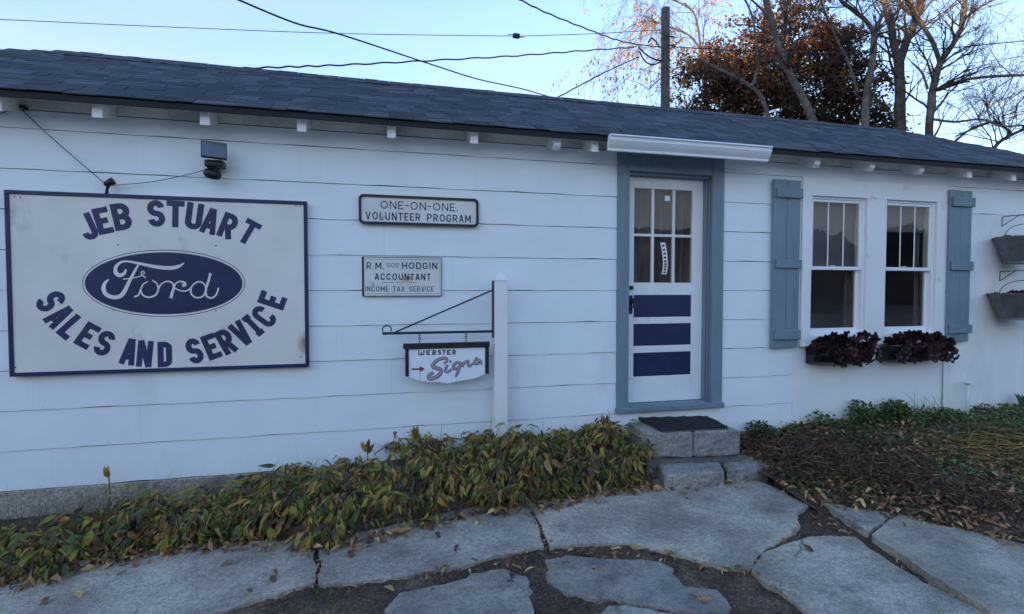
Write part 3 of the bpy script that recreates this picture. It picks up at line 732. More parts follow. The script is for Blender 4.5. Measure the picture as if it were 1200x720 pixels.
MB().box((hx-.018, DY-.012, hz-.11), (hx+.02, DY, hz+.06)).lathe([(.0, 0), (.016, .0), (.018, .02), (0, .03)], (hx, DY-.02, hz-.015), 10).tube([(hx, DY-.012, hz+.03), (hx+.005, DY-.05, hz+.03), (hx+.01, DY-.055, hz-.04), (hx, DY-.012, hz-.06)], .008, 8).tube([(hx+.005, DY-.001, hz+.13), (hx+.005, DY-.02, hz+.13)], .02, 12).build('handle', 'black', door, bev=.002)
# curtain behind the panes: pleated sheet
def pleats(x0, x1, z0, z1, y, amp, per, n=60, flare=0):
    vs = []; fs = []
    for j in range(9):
        for i in range(n+1):
            t = i/n; s = j/8; x = x0+(x1-x0)*t
            vs.append((x, y+amp*math.sin(x/per*6.283+.8*s+.6*math.sin(x*9))*(0.6+.6*s)+.006*math.sin(x*40+s*7), z1+(z0-z1)*s))
    for j in range(8):
        for i in range(n): a = j*(n+1)+i; fs.append((a, a+1, a+n+2, a+n+1))
    return MB().add(vs, fs)
pleats(gx_a-.05, gx_b+.05, zb_-.1, zt_+.05, DY+.09, .022, .12).build('curtain', 'curtain', door, smooth=True)
# slip and tape on the glass (flat stickers)
a = wall(779, 229.5, DY+.017); b_ = wall(785, 236, DY+.017)
MB().box((a.x, DY+.0165, b_.z), (b_.x, DY+.0175, a.z)).build('sticker', 'vinyl', door)
tp = smooth_pts([(776.5, 284.5), (778.5, 295), (779.7, 306), (779.6, 314), (778, 321.5)], 5)
tm = MB(); wd = 5.2
pp = [wall(x, y, DY+.017) for x, y in tp]
for i in range(len(pp)-1):
    a, b_ = pp[i], pp[i+1]; h = .026
    tm.add([(a.x-h, DY+.016, a.z), (a.x+h, DY+.016, a.z), (b_.x+h, DY+.016, b_.z), (b_.x-h, DY+.016, b_.z)], [(0, 1, 2, 3)])
tape = tm.build('paper_strip', 'vinyl', door)
tm = MB()
for i in range(2, len(pp)-2, 2):
    c = pp[i]; tm.add([(c.x-.014, DY+.0152, c.z-.011), (c.x+.014, DY+.0152, c.z-.011), (c.x+.010, DY+.0152, c.z+.009), (c.x-.014, DY+.0152, c.z+.005)], [(0, 1, 2, 3)])
tm.build('print_marks', 'inkblack', door)
box('room_backing', 'dark', (jx0-.1, .55, .2), (jx1+.1, .57, 2.6), bld, 0)

# ---- windows
WY = .03
wc = bpy.data.objects.new('window_casing', None); COL.objects.link(wc); wc.parent = bld
W = [(948.5, 1011), (1034.5, 1092)]
xa0, xa1 = wx(947.8), wx(1011.5); xb0, xb1 = wx(1034.3), wx(1093)
zt_w = wz(980, 231.5); zb_w = wz(980, 392.6)
for a, b_ in ((wx0, xa0), (xa1, xb0), (xb1, wx1)): box('side_casing', 'white', (a+.0005, -.03, zb_w), (b_-.0005, .02, zt_w), wc)
box('head_casing', 'white', (wx0, -.028, zt_w+.0005), (wx1, .02, wz1-.002), wc)
box('sill', 'white', (wx0-.005, -.035, wz0-.008), (wx1+.005, .02, zb_w-.0005), wc, .004)
box('sill', 'white', (wx0-.008, -.055, wz0-.012), (wx1+.008, -.0355, wz0+.012), wc, .004)
def window(x0, x1, cp):
    w_ = bpy.data.objects.new('window', None); COL.objects.link(w_); w_.parent = bld
    t = .030; ft = .022; zm = wz(980, 314.5)
    for a, b_, c, d in ((x0, x0+ft, zb_w, zt_w), (x1-ft, x1, zb_w, zt_w), (x0+ft, x1-ft, zt_w-ft, zt_w), (x0+ft, x1-ft, zb_w, zb_w+ft)):
        box('frame', 'vinyl', (a, .0, c), (b_, .10, d), w_, .002)
    xi0, xi1, zi0, zi1 = x0+ft, x1-ft, zb_w+ft, zt_w-ft
    # upper sash (outer), lower sash (inner)
    def sash(z0, z1, y, tb, tt, mats=True):
        for a, b_, c, d in ((xi0, xi0+t, z0, z1), (xi1-t, xi1, z0, z1), (xi0+t, xi1-t, z1-tt, z1), (xi0+t, xi1-t, z0, z0+tb)):
            box('sash', 'vinyl', (a, y, c), (b_, y+.028, d), w_, .003)
        MB().box((xi0+t-.002, y+.011, z0+tb-.002), (xi1-t+.002, y+.015, z1-tt+.002)).build('pane', 'glass', w_)
    sash(zm-.018, zi1, .012, .036, .028); sash(zi0, zm+.016, .045, .045, .03)
    for k in (1, 2):
        xm = xi0+t+(xi1-xi0-2*t)*k/3; box('muntin', 'vinyl', (xm-.007, .0195, zm+.018), (xm+.007, .0225, zi1-.028), w_, .001)
    box('latch', 'vinyl', ((x0+x1)/2-.03, .046, zm+.0165), ((x0+x1)/2+.03, .07, zm+.034), w_, .004)
    # pull-down shade behind the upper sash, hanging to cp of the height
    pleats(xi0-.03, xi1+.03, zi1-(zi1-zm)*cp, zi1+.02, .088, .003, .3, 20).build('shade', 'blind', w_, smooth=True)
    pleats(xi1-.07, xi1+.02, zi0-.02, zi1, .145, .012, .05, 20).build('curtain', 'curtain', w_, smooth=True)
window(xa0, xa1, .98); window(xb0, xb1, .42)
MB().box((wx0-.3, 1.2, .3), (wx1+.4, 1.22, 2.9)).box((wx0-.32, .16, .3), (wx0-.3, 1.2, 2.9)).box((wx1+.4, .16, .3), (wx1+.42, 1.2, 2.9)).build('room_wall', 'dark', bld)

# ---- shutters
def shutter(x0, x1, z0, z1, bats, ov):
    s = bpy.data.objects.new('shutter', None); COL.objects.link(s); s.parent = bld
    xm = (x0+x1)/2
    box('board', 'bluegrey', (x0, -.058, z0), (xm-.0015, -.033, z1), s, .003); box('board', 'bluegrey', (xm+.0015, -.058, z0+.004), (x1, -.033, z1-.003), s, .003)
    for a, b_ in bats: box('batten', 'bluegrey', (x0+.02, -.082, a), (x1+ov, -.0585, b_), s, .004)
yS = -.058
shutter(wx(905.5, yS), wx(936.6, yS), wz(920, 408, yS), wz(920, 210.5, yS), [(wz(922, b, -.08), wz(922, a, -.08)) for a, b in ((220.5, 231.7), (304.5, 314.3), (387.5, 398.3))], .012)
shutter(wx(1111, yS), wx(1136.6, yS), wz(1124, 401, yS), wz(1124, 223, yS), [(wz(1126, b, -.08), wz(1126, a, -.08)) for a, b in ((231.2, 242), (306.5, 317), (381, 391))], .018)

# ================================================================ THINGS ON THE WALL
# big dealership sign
YF = -.05
sg = thing('dealer_sign', 'large white board with navy border, arched navy lettering and navy oval emblem', 'sign')
c4 = [wall(8, 223, YF), wall(360.5, 237, YF), wall(361, 430, YF), wall(10, 441, YF)]
x0, x1 = (c4[0].x+c4[3].x)/2, (c4[1].x+c4[2].x)/2; z1 = (c4[0].z+c4[1].z)/2; z0 = (c4[2].z+c4[3].z)/2
box('board', 'signboard', (x0, YF, z0), (x1, -.014, z1), sg, .003)
bw = .024
for a, b_, c, d in ((x0-.003, x1+.003, z1-bw, z1+.003), (x0-.003, x1+.003, z0-.003, z0+bw), (x0-.003, x0+bw, z0+bw, z1-bw), (x1-bw, x1+.003, z0+bw, z1-bw)):
    box('border', 'navy', (a, YF-.008, c), (b_, YF+.01, d), sg, .002)
for ch, x, y, a, h, w_ in [('J', 102.6, 265.9, 21, 31, 18), ('E', 120.6, 259, 15, 31, 18), ('B', 142.4, 254, 11, 31.5, 21), ('S', 183, 250.4, 3, 31, 20),
        ('T', 205.6, 251, -2, 31, 21), ('U', 227.6, 253.6, -8, 31, 20), ('A', 246.4, 259.4, -15, 30, 19), ('R', 267.6, 265, -21, 29.5, 19), ('T', 291.6, 272.4, -29, 29, 20),
        ('S', 59.5, 353.4, -60, 31, 19), ('A', 69.5, 371, -51, 31, 18), ('L', 83.5, 383.5, -45, 31, 16), ('E', 102.5, 393.4, -33, 30, 18), ('S', 122.4, 402.5, -24, 30, 19),
        ('A', 151.4, 412.5, -13, 31, 18), ('N', 169.8, 414.8, -6, 31, 18), ('D', 193.2, 415.6, 0, 30, 17),
        ('S', 228, 411.5, 14, 30, 18), ('E', 247.8, 406.5, 20, 30, 17), ('R', 265.2, 400.3, 27, 30, 18), ('V', 282.8, 391, 34, 30, 18), ('|', 296.7, 381.5, 41, 29, 10), ('C', 309.5, 371, 50, 29, 18), ('E', 319.2, 352.2, 70, 30, 17)]:
    mb = MB(); put_letter(mb, ch, x, y, a, h, w_*1.08, .215 if ch not in 'NA' else .20, YF); mb.build('letter', 'navylet', sg)
def ellipse_pts(cx, cy, rx, ry, n=72): return [(cx+rx*math.cos(2*math.pi*i/n), cy+ry*math.sin(2*math.pi*i/n)) for i in range(n)]
def flat_poly(name, mat, pts, y, parent):
    vs = [(wall(px, py, YF).x, y, wall(px, py, YF).z) for px, py in pts]; return MB().add(vs, [tuple(range(len(vs)))]).build(name, mat, parent)
flat_poly('oval', 'navy', ellipse_pts(191.9, 332.2, 92.4, 36.3), YF-.0008, sg)
mb = MB()
for i in range(96):
    a, b_ = 2*math.pi*i/96, 2*math.pi*(i+1)/96
    q4 = [(191.9+r*math.cos(t), 332.2+s*math.sin(t)) for t, r, s in ((a, 95.4, 39.3), (b_, 95.4, 39.3), (b_, 94.6, 38.5), (a, 94.6, 38.5))]
    mb.add([(wall(*p, YF).x, YF-.0008, wall(*p, YF).z) for p in q4], [(0, 1, 2, 3)])
mb.build('oval_line', 'navylet', sg)
def script(mb, strokes, scale, ox, oy, yf, lay=0, wmul=1.0, wadd=0):
    for i, (pts, wd) in enumerate(strokes):
        sp = smooth_pts([(p[0]/scale+ox, p[1]/scale+oy) for p in pts], 6)
        m_ = len(sp); wv = np.interp(np.linspace(0, 1, m_), np.linspace(0, 1, len(wd)), wd)*wmul+wadd
        s = pxm(sp[0][0], yf)
        def fn(u, v, l): return (u, yf-.0014-l*.0001, v)
        P2 = [(wall(a, b_, yf).x, wall(a, b_, yf).z) for a, b_ in sp]
        ribbon(mb, P2, [w__/scale/s for w__ in wv], fn, i+lay)
FORD = [([(215, 272), (188, 298), (180, 338), (200, 375), (245, 392), (290, 385), (318, 355), (345, 300), (372, 248), (398, 200), (413, 175)], [8, 18, 26, 26, 26, 26, 26, 22, 18, 14, 10]),
        ([(330, 205), (318, 232), (288, 245), (262, 228), (262, 190), (295, 158), (345, 152), (430, 168), (530, 188), (620, 196), (680, 186), (720, 160)], [10, 18, 26, 24, 20, 14, 12, 18, 24, 26, 22, 4]),
        ([(310, 271), (370, 264), (428, 250), (452, 232), (448, 220), (434, 222), (436, 242), (463, 262)], [7, 7, 7, 7]),
        ([(385, 389), (412, 378), (428, 340), (446, 304), (478, 286)], [12, 10, 9, 7]),
        ([(506, 278), (536, 300), (546, 338), (528, 376), (484, 392), (444, 378), (428, 345)], [8, 11, 12, 10]),
        ([(546, 340), (566, 305), (604, 286), (640, 296), (650, 325), (640, 362), (630, 398)], [9, 9, 10, 16, 20]),
        ([(652, 332), (664, 300), (692, 286), (722, 294), (724, 310), (706, 312)], [8, 9, 12, 18, 22]),
        ([(656, 330), (690, 346), (728, 350), (760, 334), (786, 302), (822, 288), (856, 306), (864, 346), (842, 386), (800, 394), (768, 370), (764, 334)], [8, 9, 10, 10, 10, 11]),
        ([(896, 230), (880, 290), (864, 350), (872, 386), (905, 396), (934, 374), (950, 328)], [16, 14, 12, 11, 10, 10])]
mb = MB(); script(mb, FORD, 5.714, 90, 280, YF); mb.build('script_lettering', 'signboard', sg)
for px, py in ((138.5, 287), (253, 288), (133.5, 363.5), (253, 364), (17, 231), (24, 231.5), (347, 241.5), (352, 242), (352, 418), (18, 431)):
    p = wall(px, py, YF); MB().tube([(p.x, YF+.002, p.z), (p.x, YF-.003, p.z)], .005, 8).build('nail', 'iron', sg)

# ONE-ON-ONE sign
y1 = -.036
s1 = thing('program_sign', 'small rounded black framed weathered sign reading ONE-ON-ONE VOLUNTEER PROGRAM', 'sign')
def rrect(x0, x1, z0, z1, r, n=5):
    out = []
    for cx, cz, a in ((x1-r, z1-r, 0), (x0+r, z1-r, 90), (x0+r, z0+r, 180), (x1-r, z0+r, 270)):
        out += [(cx+r*math.cos(math.radians(a+90*i/n)), cz+r*math.sin(math.radians(a+90*i/n))) for i in range(n+1)]
    return out
a, b_ = wall(420.8, 228, y1), wall(560.3, 266.0, y1); rot_ = 0
zt_s, zb_s = a.z, b_.z
MB().extr(rrect(a.x, b_.x, zb_s, zt_s, .035), y1+.004, -.013).build('board', 'signwhite', s1, bev=.002)
mb = MB(); o_p = rrect(a.x-.004, b_.x+.004, zb_s-.004, zt_s+.004, .038, 6); i_p = rrect(a.x+.016, b_.x-.016, zb_s+.017, zt_s-.015, .022, 6); n = len(o_p)
vs = [(p[0], y1-.006, p[1]) for p in o_p]+[(p[0], y1-.006, p[1]) for p in i_p]+[(p[0], y1+.012, p[1]) for p in o_p]+[(p[0], y1+.0045, p[1]) for p in i_p]
fs = []
for i in range(n):
    j = (i+1) % n; fs += [(i, j, n+j, n+i), (i, 2*n+i, 2*n+j, j), (n+i, n+j, 3*n+j, 3*n+i)]
mb.add(vs, fs).build('frame', 'black', s1)
Y1f = y1+.004
mb = MB(); put_text(mb, "ONE-ON-ONE.", 445.7, 537, 235.3, 244.6, Y1f, .13, .75); put_text(mb, "VOLUNTEER PROGRAM", 428.3, 552, 248.2, 257.3, Y1f, .15, .62); mb.build('lettering', 'inkblack', s1)

# accountant sign
y2 = -.030
s2 = thing('accountant_sign', "square white weathered sign reading R.M. 'BOB' HODGIN ACCOUNTANT AND INCOME TAX SERVICE", 'sign')
a, b_ = wall(424.3, 301.0, y2), wall(517.6, 347.2, y2)
box('board', 'signwhite', (a.x, y2, b_.z), (b_.x, -.013, a.z), s2, .002)
for q0 in ((a.x-.002, a.x+.014, b_.z, a.z), (a.x+.014, b_.x, b_.z-.001, b_.z+.004), (b_.x-.004, b_.x+.001, b_.z, a.z), (a.x+.014, b_.x, a.z-.004, a.z+.001)):
    box('edging', 'black', (q0[0], y2-.002, q0[2]), (q0[1], y2+.004, q0[3]), s2, .001)
mb = MB()
X5 = lambda v: v/5.54+415
Y5 = lambda v: v/5.54+220
put_text(mb, "R.M.", X5(80), X5(195), Y5(485), Y5(530), y2, .15, .66); put_text(mb, "'BOB'", X5(206), X5(298), Y5(489), Y5(519), y2, .10, .7)
put_text(mb, "HODGIN", X5(310), X5(540), Y5(484), Y5(528), y2, .17, .68); put_text(mb, "ACCOUNTANT", X5(133), X5(497), Y5(557), Y5(600), y2, .17, .66)
put_text(mb, "AND", X5(272), X5(325), Y5(611), Y5(623), y2, .14, .8); put_text(mb, "INCOME TAX SERVICE", X5(72), X5(517), Y5(641), Y5(675), y2, .14, .6)
for xx in ((188, 255), (337, 405)):
    p, q_ = wall(X5(xx[0]), Y5(617), y2), wall(X5(xx[1]), Y5(618), y2); mb.add([(p.x, y2-.001, p.z-.0015), (q_.x, y2-.001, p.z-.0015), (q_.x, y2-.001, p.z+.0015), (p.x, y2-.001, p.z+.0015)], [(0, 1, 2, 3)])
iz0, iz1, ix0, ix1 = b_.z+.018, a.z-.018, a.x+.022, b_.x-.014
for r_ in ((ix0, ix1, iz0, iz0+.002), (ix0, ix1, iz1, iz1+.002), (ix1, ix1+.002, iz0, iz1)):
    mb.add([(r_[0], y2-.0008, r_[2]), (r_[1], y2-.0008, r_[2]), (r_[1], y2-.0008, r_[3]), (r_[0], y2-.0008, r_[3])], [(0, 1, 2, 3)])
mb.build('lettering', 'inkblack', s2)

# post with wrought iron arm
yp = -.20
post = thing('sign_post', 'square white wooden post with pointed top and black iron arm', 'post')
pa, pb = wx(580, yp), wx(595, yp); zt_p = wz(587, 329, yp); zap = wz(587, 318, yp); pw = pb-pa
MB().box((pa, yp, -.1), (pb, yp+pw, zt_p)).build('shaft', 'white', post, bev=.004)
cxp = (pa+pb)/2; e_ = .006
MB().add([(pa-e_, yp-e_, zt_p), (pb+e_, yp-e_, zt_p), (pb+e_, yp+pw+e_, zt_p), (pa-e_, yp+pw+e_, zt_p), (cxp, yp+pw/2, zap)], [(0, 1, 4), (1, 2, 4), (2, 3, 4), (3, 0, 4), (0, 3, 2, 1)]).build('cap', 'white', post)
ya = yp+pw/2
def P(px, py, y=ya): return wall(px, py, y)
arm = MB()
A0 = P(448, 390); A1 = P(580, 388.5); zarm = A1.z
arm.box((A0.x, ya-.008, zarm-.010), (pa, ya+.008, zarm+.010)); arm.build('arm', 'iron', post, bev=.002)
c0 = P(463, 388); c1 = P(579, 339.5)
MB().tube([(c0.x, ya, zarm+.008), (c1.x, ya, c1.z)], .007, 6).build('stay', 'iron', post)
cur = [(A0.x+.002, zarm+.01)]+[(A0.x+.035+.034*math.cos(math.radians(t)), zarm+.034+.026*math.sin(math.radians(t))) for t in range(200, -60, -20)]
MB().tube([(x, ya, z) for x, z in cur], .005, 6).build('scroll', 'iron', post)
zz0, zz1 = P(579, 396).z, P(579, 329).z; box('plate', 'iron', (pa-.012, ya-.018, zz0), (pa-.0003, ya+.018, zz1), post, .002)

# hanging sign
hs = thing('hanging_sign', 'small shield shaped wooden sign reading WEBSTER Signs, hung from the iron arm', 'sign')
K = lambda x, y, yy: wall(x/10+465, y/10+395, yy)
yb0 = ya-.012; yb1 = ya+.012
bp = [(138, 140), (1035, 125), (1035, 435), (985, 455), (930, 480), (860, 500), (780, 510), (700, 520), (640, 540), (598, 553), (555, 540), (500, 527), (400, 532), (270, 515), (200, 490), (150, 465)]
pts = [(K(x, y, yb0).x, K(x, y, yb0).z) for x, y in bp]
MB().extr(pts, yb0, yb1).build('board', 'vinyl', hs)
a, b_ = K(75, 80, yb0-.01), K(1090, 130, yb0-.01); zt_h = (K(75, 80, yb0).z+K(1090, 58, yb0).z)/2; zb_h = (K(100, 145, yb0).z+K(1075, 120, yb0).z)/2
box('head_rail', 'black', (a.x, yb0-.014, zb_h), (b_.x, yb1+.012, zt_h), hs, .004)
box('side_rail', 'black', (K(98, 0, yb0).x, yb0-.010, K(98, 465, yb0).z), (K(138, 0, yb0).x, yb1+.01, zb_h-.0005), hs, .003)
box('side_rail', 'black', (K(1035, 0, yb0).x, yb0-.010, K(1075, 430, yb0).z), (K(1078, 0, yb0).x, yb1+.01, zb_h-.0005), hs, .003)
yfs = yb0
for ch, xc, w_ in (('W', 288, 76), ('E', 370, 46), ('B', 438, 46), ('S', 500, 40), ('T', 553, 40), ('E', 610, 46), ('R', 672, 44)):
    mb = MB(); put_letter(mb, ch, xc/10+465, (186-(xc-288)*.018)/10+395, 0, 5.8, w_/10*1.15, .24, yfs); mb.build('letter', 'inkblack', hs)
SG = [([(545, 310), (585, 278), (568, 246), (505, 256), (440, 296), (420, 340), (455, 362), (505, 378), (512, 415), (470, 462), (400, 487), (368, 468), (385, 435), (430, 418)], [14, 24, 34, 38, 36, 38, 34, 26]),
      ([(592, 322), (572, 362), (566, 398), (596, 408), (640, 375)], [18, 24, 20, 14]), ([(614, 290), (634, 278)], [20, 20]),
      ([(742, 300), (700, 296), (662, 335), (668, 370), (712, 358), (745, 305)], [18, 24, 24, 18]), ([(748, 296), (728, 360), (702, 425), (684, 472)], [18, 28, 26, 8]),
      ([(782, 286), (772, 322), (764, 352)], [18, 22, 18]), ([(770, 335), (800, 292), (828, 284), (832, 316), (850, 340), (890, 305)], [12, 22, 24, 20, 12]),
      ([(938, 234), (908, 285), (916, 312), (952, 306), (952, 278), (936, 245)], [12, 22, 24, 18]), ([(950, 262), (978, 285), (990, 322)], [14, 20, 8])]
mb = MB(); script(mb, SG, 10, 465.35, 395.3, yfs, 0, 1.0, 12); mb.build('lettering_outline', 'letblue', hs)
mb = MB(); script(mb, SG, 10, 465, 395, yfs-.0012, 0, .82, 0); mb.build('script_lettering', 'tan', hs)
mb = MB(); vs = [K(x, y, yfs) for x, y in ((175, 368), (270, 368), (270, 342), (330, 377), (270, 412), (270, 388), (175, 388))]
mb.add([(p.x, yfs-.001, p.z) for p in vs], [tuple(range(7))]).build('arrow', 'red', hs)
MB().box((K(268, 0, yfs).x-.0015, yfs-.0016, K(268, 512, yfs).z), (K(268, 0, yfs).x+.0015, yfs-.0002, K(268, 415, yfs).z)).build('crack', 'inkblack', hs)
for xk in (268, 812):
    xh = K(xk, 60, ya).x; z_ = zt_h
    c = MB()
    while z_ < zarm-.012:
        r_ = .010; c.tube([(xh+r_*math.cos(t)*.8*((int((z_-zt_h)/.015)) % 2), ya+r_*math.cos(t)*.8*(1-(int((z_-zt_h)/.015)) % 2), z_+r_+r_*math.sin(t)) for t in np.linspace(0, 6.283, 9)], .0026, 5, False); z_ += .015
    c.build('chain', 'iron', hs)

# solar floodlight
fl = thing('solar_floodlight', 'solar floodlight with tilted grey panel above a black lamp head, under the eave', 'light')
yl = -.16
Q = lambda x, y, yy: wall(x/9+200, y/9+150, yy)
tl, tr_, br, bl = Q(318, 125, yl), Q(592, 165, yl+.03), Q(592, 330, yl-.02), Q(318, 295, yl-.05)
nrm = (tr_-tl).cross(bl-tl).normalized(); nrm = nrm if nrm.y > 0 else -nrm
def quadbox(name, mat, c4, t, parent):
    return MB().add([*c4, *[p+nrm*t for p in c4]], [(0, 1, 2, 3), (7, 6, 5, 4), (0, 4, 5, 1), (1, 5, 6, 2), (2, 6, 7, 3), (3, 7, 4, 0)]).build(name, mat, parent, bev=.002)
quadbox('panel_frame', 'plastic', [tl, tr_, br, bl], .02, fl)
cc = (tl+tr_+br+bl)/4
quadbox('solar_panel', 'solar', [c*.955+cc*.045-nrm*.002 for c in (tl, tr_, br, bl)], .001, fl)
c = Q(455, 360, -.08); MB().box((Q(355, 0, -.1).x, -.13, Q(0, 392, -.1).z), (Q(555, 0, -.1).x, -.03, Q(0, 318, -.1).z)).build('housing', 'plastic', fl, bev=.012, seg=2)
c = Q(438, 400, -.08); MB().box((c.x-.03, -.10, Q(438, 435, -.1).z), (c.x+.03, -.014, Q(438, 388, -.1).z)).build('bracket', 'plastic', fl, bev=.006)
c = Q(440, 492, -.11)
hm = MB().lathe([(.008, -.035), (.035, -.026), (.046, -.005), (.048, .01), (.038, .028), (.015, .034)], (0, 0, 0), 16, 1.3, .8)
Rm = Matrix.Rotation(math.radians(25), 3, 'X') @ Matrix.Rotation(math.radians(14), 3, 'Y')
hm.v = [tuple(Rm @ Vector(v)+c) for v in hm.v]; hm.build('lamp_head', 'plastic', fl, smooth=True)
# clip lamp on top of the sign, with its cable
cl = thing('clip_spotlight', 'tiny black clip-on spotlight gripping the top edge of the big sign', 'light')
c = wall(127, 217, -.07)
b0 = wall(125, 226, -.07)
MB().tube([(b0.x-.012, -.045, b0.z-.01), (b0.x, -.06, b0.z+.03), (c.x, -.075, c.z-.01)], [.012, .009, .012], 8).build('clip', 'plastic', cl)
hm = MB().lathe([(.010, -.03), (.020, -.02), (.024, .01), (.026, .035), (.02, .037)], (0, 0, 0), 12)
Rm = Matrix.Rotation(math.radians(60), 3, 'Y'); hm.v = [tuple(Rm @ Vector(v)+Vector((c.x+.006, -.08, c.z+.012))) for v in hm.v]; hm.build('lamp_head', 'plastic', cl, smooth=True)
def cable(name, label, pts, r, y=None, mat='wire', n=6, cat='cable', group=None):
    sp = smooth_pts([tuple(p) for p in pts], 8); o = MB().tube(sp, r, n).build(name, mat, smooth=True); return tag(o, label, cat, group)
cable('light_cable', 'thin cord drooping from the clip spotlight up to the solar floodlight', [wall(x, y, -.04) for x, y in ((128, 218), (150, 216), (180, 213), (215, 206), (240, 199.5))], .0025)
cable('light_cable', 'thin cord running diagonally from the eave down to the big sign', [wall(x, y, -.04) for x, y in ((27, 130), (50, 152), (85, 183), (124, 216))], .003)
cable('light_cable', 'short cord along the eave leaving the photo at the left edge', [wall(x, y, -.03) for x, y in ((-60, 140), (-20, 137), (0, 133), (14, 129), (28, 130))], .003)
MB_ = MB().lathe([(.0, 0), (.02, .002), (.025, .015), (.0, .03)], (wall(28, 128, -.03).x, -.03, wall(28, 128, -.03).z), 8)
tag(MB_.build('cable_hook', 'iron'), 'small dark hook under the eave holding the diagonal cord', 'hook')

# hanging buckets on scroll brackets
def bucket(pl, pr_, ptop, pbot, brk, lab, lab2, yy=-.20):
    xl, xr_ = wx(pl, yy), wx(pr_, yy); zt, zb = wz(pl, ptop, yy), wz(pl+8, pbot, yy)
    R = (xr_-xl)/2; cx = (xl+xr_)/2
    t = thing('hanging_bucket', lab, 'bucket', 'galvanised buckets hung on the wall', (cx, yy, zb))
    h = zt-zb
    def rel(mb): return mb
    MB().lathe([(R*.66, 0), (R*.69, .004), (R*.69, .02), (R*.67, .024), (R*.97, h-.012), (R*1.0, h-.01), (R*1.0, h), (R*.93, h), (R*.9, h-.03), (R*.1, h-.035)], (0, 0, 0), 24, 1, .8).build('pail', 'galv', t, smooth=False)
    MB().tube([(R*math.cos(a), 0, h-.01+.15*math.sin(a)) for a in np.linspace(0, math.pi, 15)], .004, 6).build('handle', 'iron', t)
    r = random.Random(int(pl))
    for i in range(34):
        a = r.uniform(0, 6.28); rr = R*.8*math.sqrt(r.random()); o = link('leaf', HEUCH[r.randrange(3)], t)
        o.location = (rr*math.cos(a), rr*math.sin(a)*.7, h-.01+.03*r.random()); o.rotation_euler = (r.uniform(-.3, .5), r.uniform(-.5, .5), a-1.57); s_ = r.uniform(.5, .9); o.scale = (s_, s_, s_)
    b = thing('wall_bracket', lab2, 'bracket', 'thin iron brackets carrying the buckets')
    y0 = -.012; X0, Z0 = wx(brk[0]), wz(brk[0], brk[1]); Zl = wz(brk[0], brk[2]); 
    ztip = Z0
    MB().tube([(X0, y0, Zl), (X0, y0, Z0)], .005, 6).build('back_bar', 'iron', b)
    MB().tube([(X0, y0, Z0), (cx, yy, Z0+.005), (cx+.01, yy-.02, Z0+.02), (cx, yy-.035, Z0+.025)], .0045, 6).build('arm', 'iron', b)
    MB().tube([(X0, y0, Zl+.004), ((X0*.35+cx*.65), yy*.65, Z0-.004), ((X0*.3+cx*.7), yy*.7, Z0+.012)], .004, 6).build('brace', 'iron', b)
# leaf meshes for the purple plants: lobed ruffled disc
HEUCH = []
for sd in range(3):
    r = random.Random(sd+60); n = 15; vs = [(0, 0, 0)]; fs = []
    for i in range(n):
        a = -2.6+5.2*i/(n-1)+math.pi/2; lob = 1+.16*math.cos(a*5+sd)+r.uniform(-.05, .05)
        vs.append((.024*lob*math.cos(a), .02+.024*lob*math.sin(a), .005*math.sin(a*5)+r.uniform(-.002, .002)))
        vs.append((.046*lob*math.cos(a), .03+.046*lob*math.sin(a), -.008+.010*math.sin(a*6+sd)))
    for i in range(n-1): fs += [(0, 1+2*i, 3+2*i), (1+2*i, 2+2*i, 4+2*i, 3+2*i)]
    HEUCH.append(MB().add(vs, fs).mesh('purple_leaf', 'purple', smooth=True))
bucket(1175.5, 1226, 277, 309, (1170.5, 254.5, 266), 'upper galvanised bucket of dark plants, hung right of the window', 'thin black iron bracket holding the upper bucket')
bucket(1171, 1225, 344, 375, (1169.8, 318.5, 330), 'lower galvanised bucket of dark plants, hung right of the window', 'thin black iron bracket holding the lower bucket')

# window planters
def planter(pl, pr_, ptop, pbot, lab, seed, extra=()):
    yy = -.16; x0, x1 = wx(pl, yy), wx(pr_, yy); zt, zb = wz(pl, ptop, yy), wz(pl, pbot, yy); cx = (x0+x1)/2; w = x1-x0
    t = thing('window_planter', lab, 'planter', None, (cx, -.03, zb))
    h = zt-zb; vs = []; fs = []; nx = 12; prof = [(0, 0), (-.06, -.0), (-.12, .03), (-.155, .09), (-.165, h)]
    for i in range(nx+1):
        tt = i/nx; X = -w/2+w*tt; e = 1-.25*abs(2*tt-1)**4
        for y, z in prof: vs.append((X, y*e, z+.02*abs(2*tt-1)**3))
        vs.append((X, -.0, h))
    k = len(prof)+1
    for i in range(nx):
        for j in range(k): a = i*k+j; b_ = i*k+(j+1) % k; fs.append((a, b_, b_+k, a+k))
    fs += [tuple(range(k)), tuple(nx*k+j for j in range(k-1, -1, -1))]
    MB().add(vs, fs).build('basket', 'black', t, smooth=False)
    r = random.Random(seed)
    for i in range(150):
        X = r.uniform(-w/2, w/2); dp = r.random(); o = link('leaf', HEUCH[r.randrange(3)], t)
        hgt = h-.015+.10*math.sin(dp*3.1)+r.uniform(-.03, .05)-.04*(abs(2*X/w)**3); y = -.02-.16*dp
        if dp > .60: hgt = h-r.uniform(-.02, .15); y -= .015
        o.location = (X, y, hgt); tilt = -.15-dp*1.3+r.uniform(-.4, .3)
        o.rotation_euler = (-tilt+ -0.0, r.uniform(-.4, .4), math.pi+r.uniform(-1.1, 1.1)+X*1.2); s_ = r.uniform(.75, 1.3); o.scale = (s_, s_, s_)
    for (ex_, ez_, s_, rz_) in extra:
        o = link('leaf', HEUCH[1], t); o.location = (ex_, -.13, ez_); o.rotation_euler = (1.0, .2, rz_); o.scale = (s_, s_, s_)
planter(958, 1028, 412, 430, 'half-basket planter of dark purple leaves under the left window', 3)
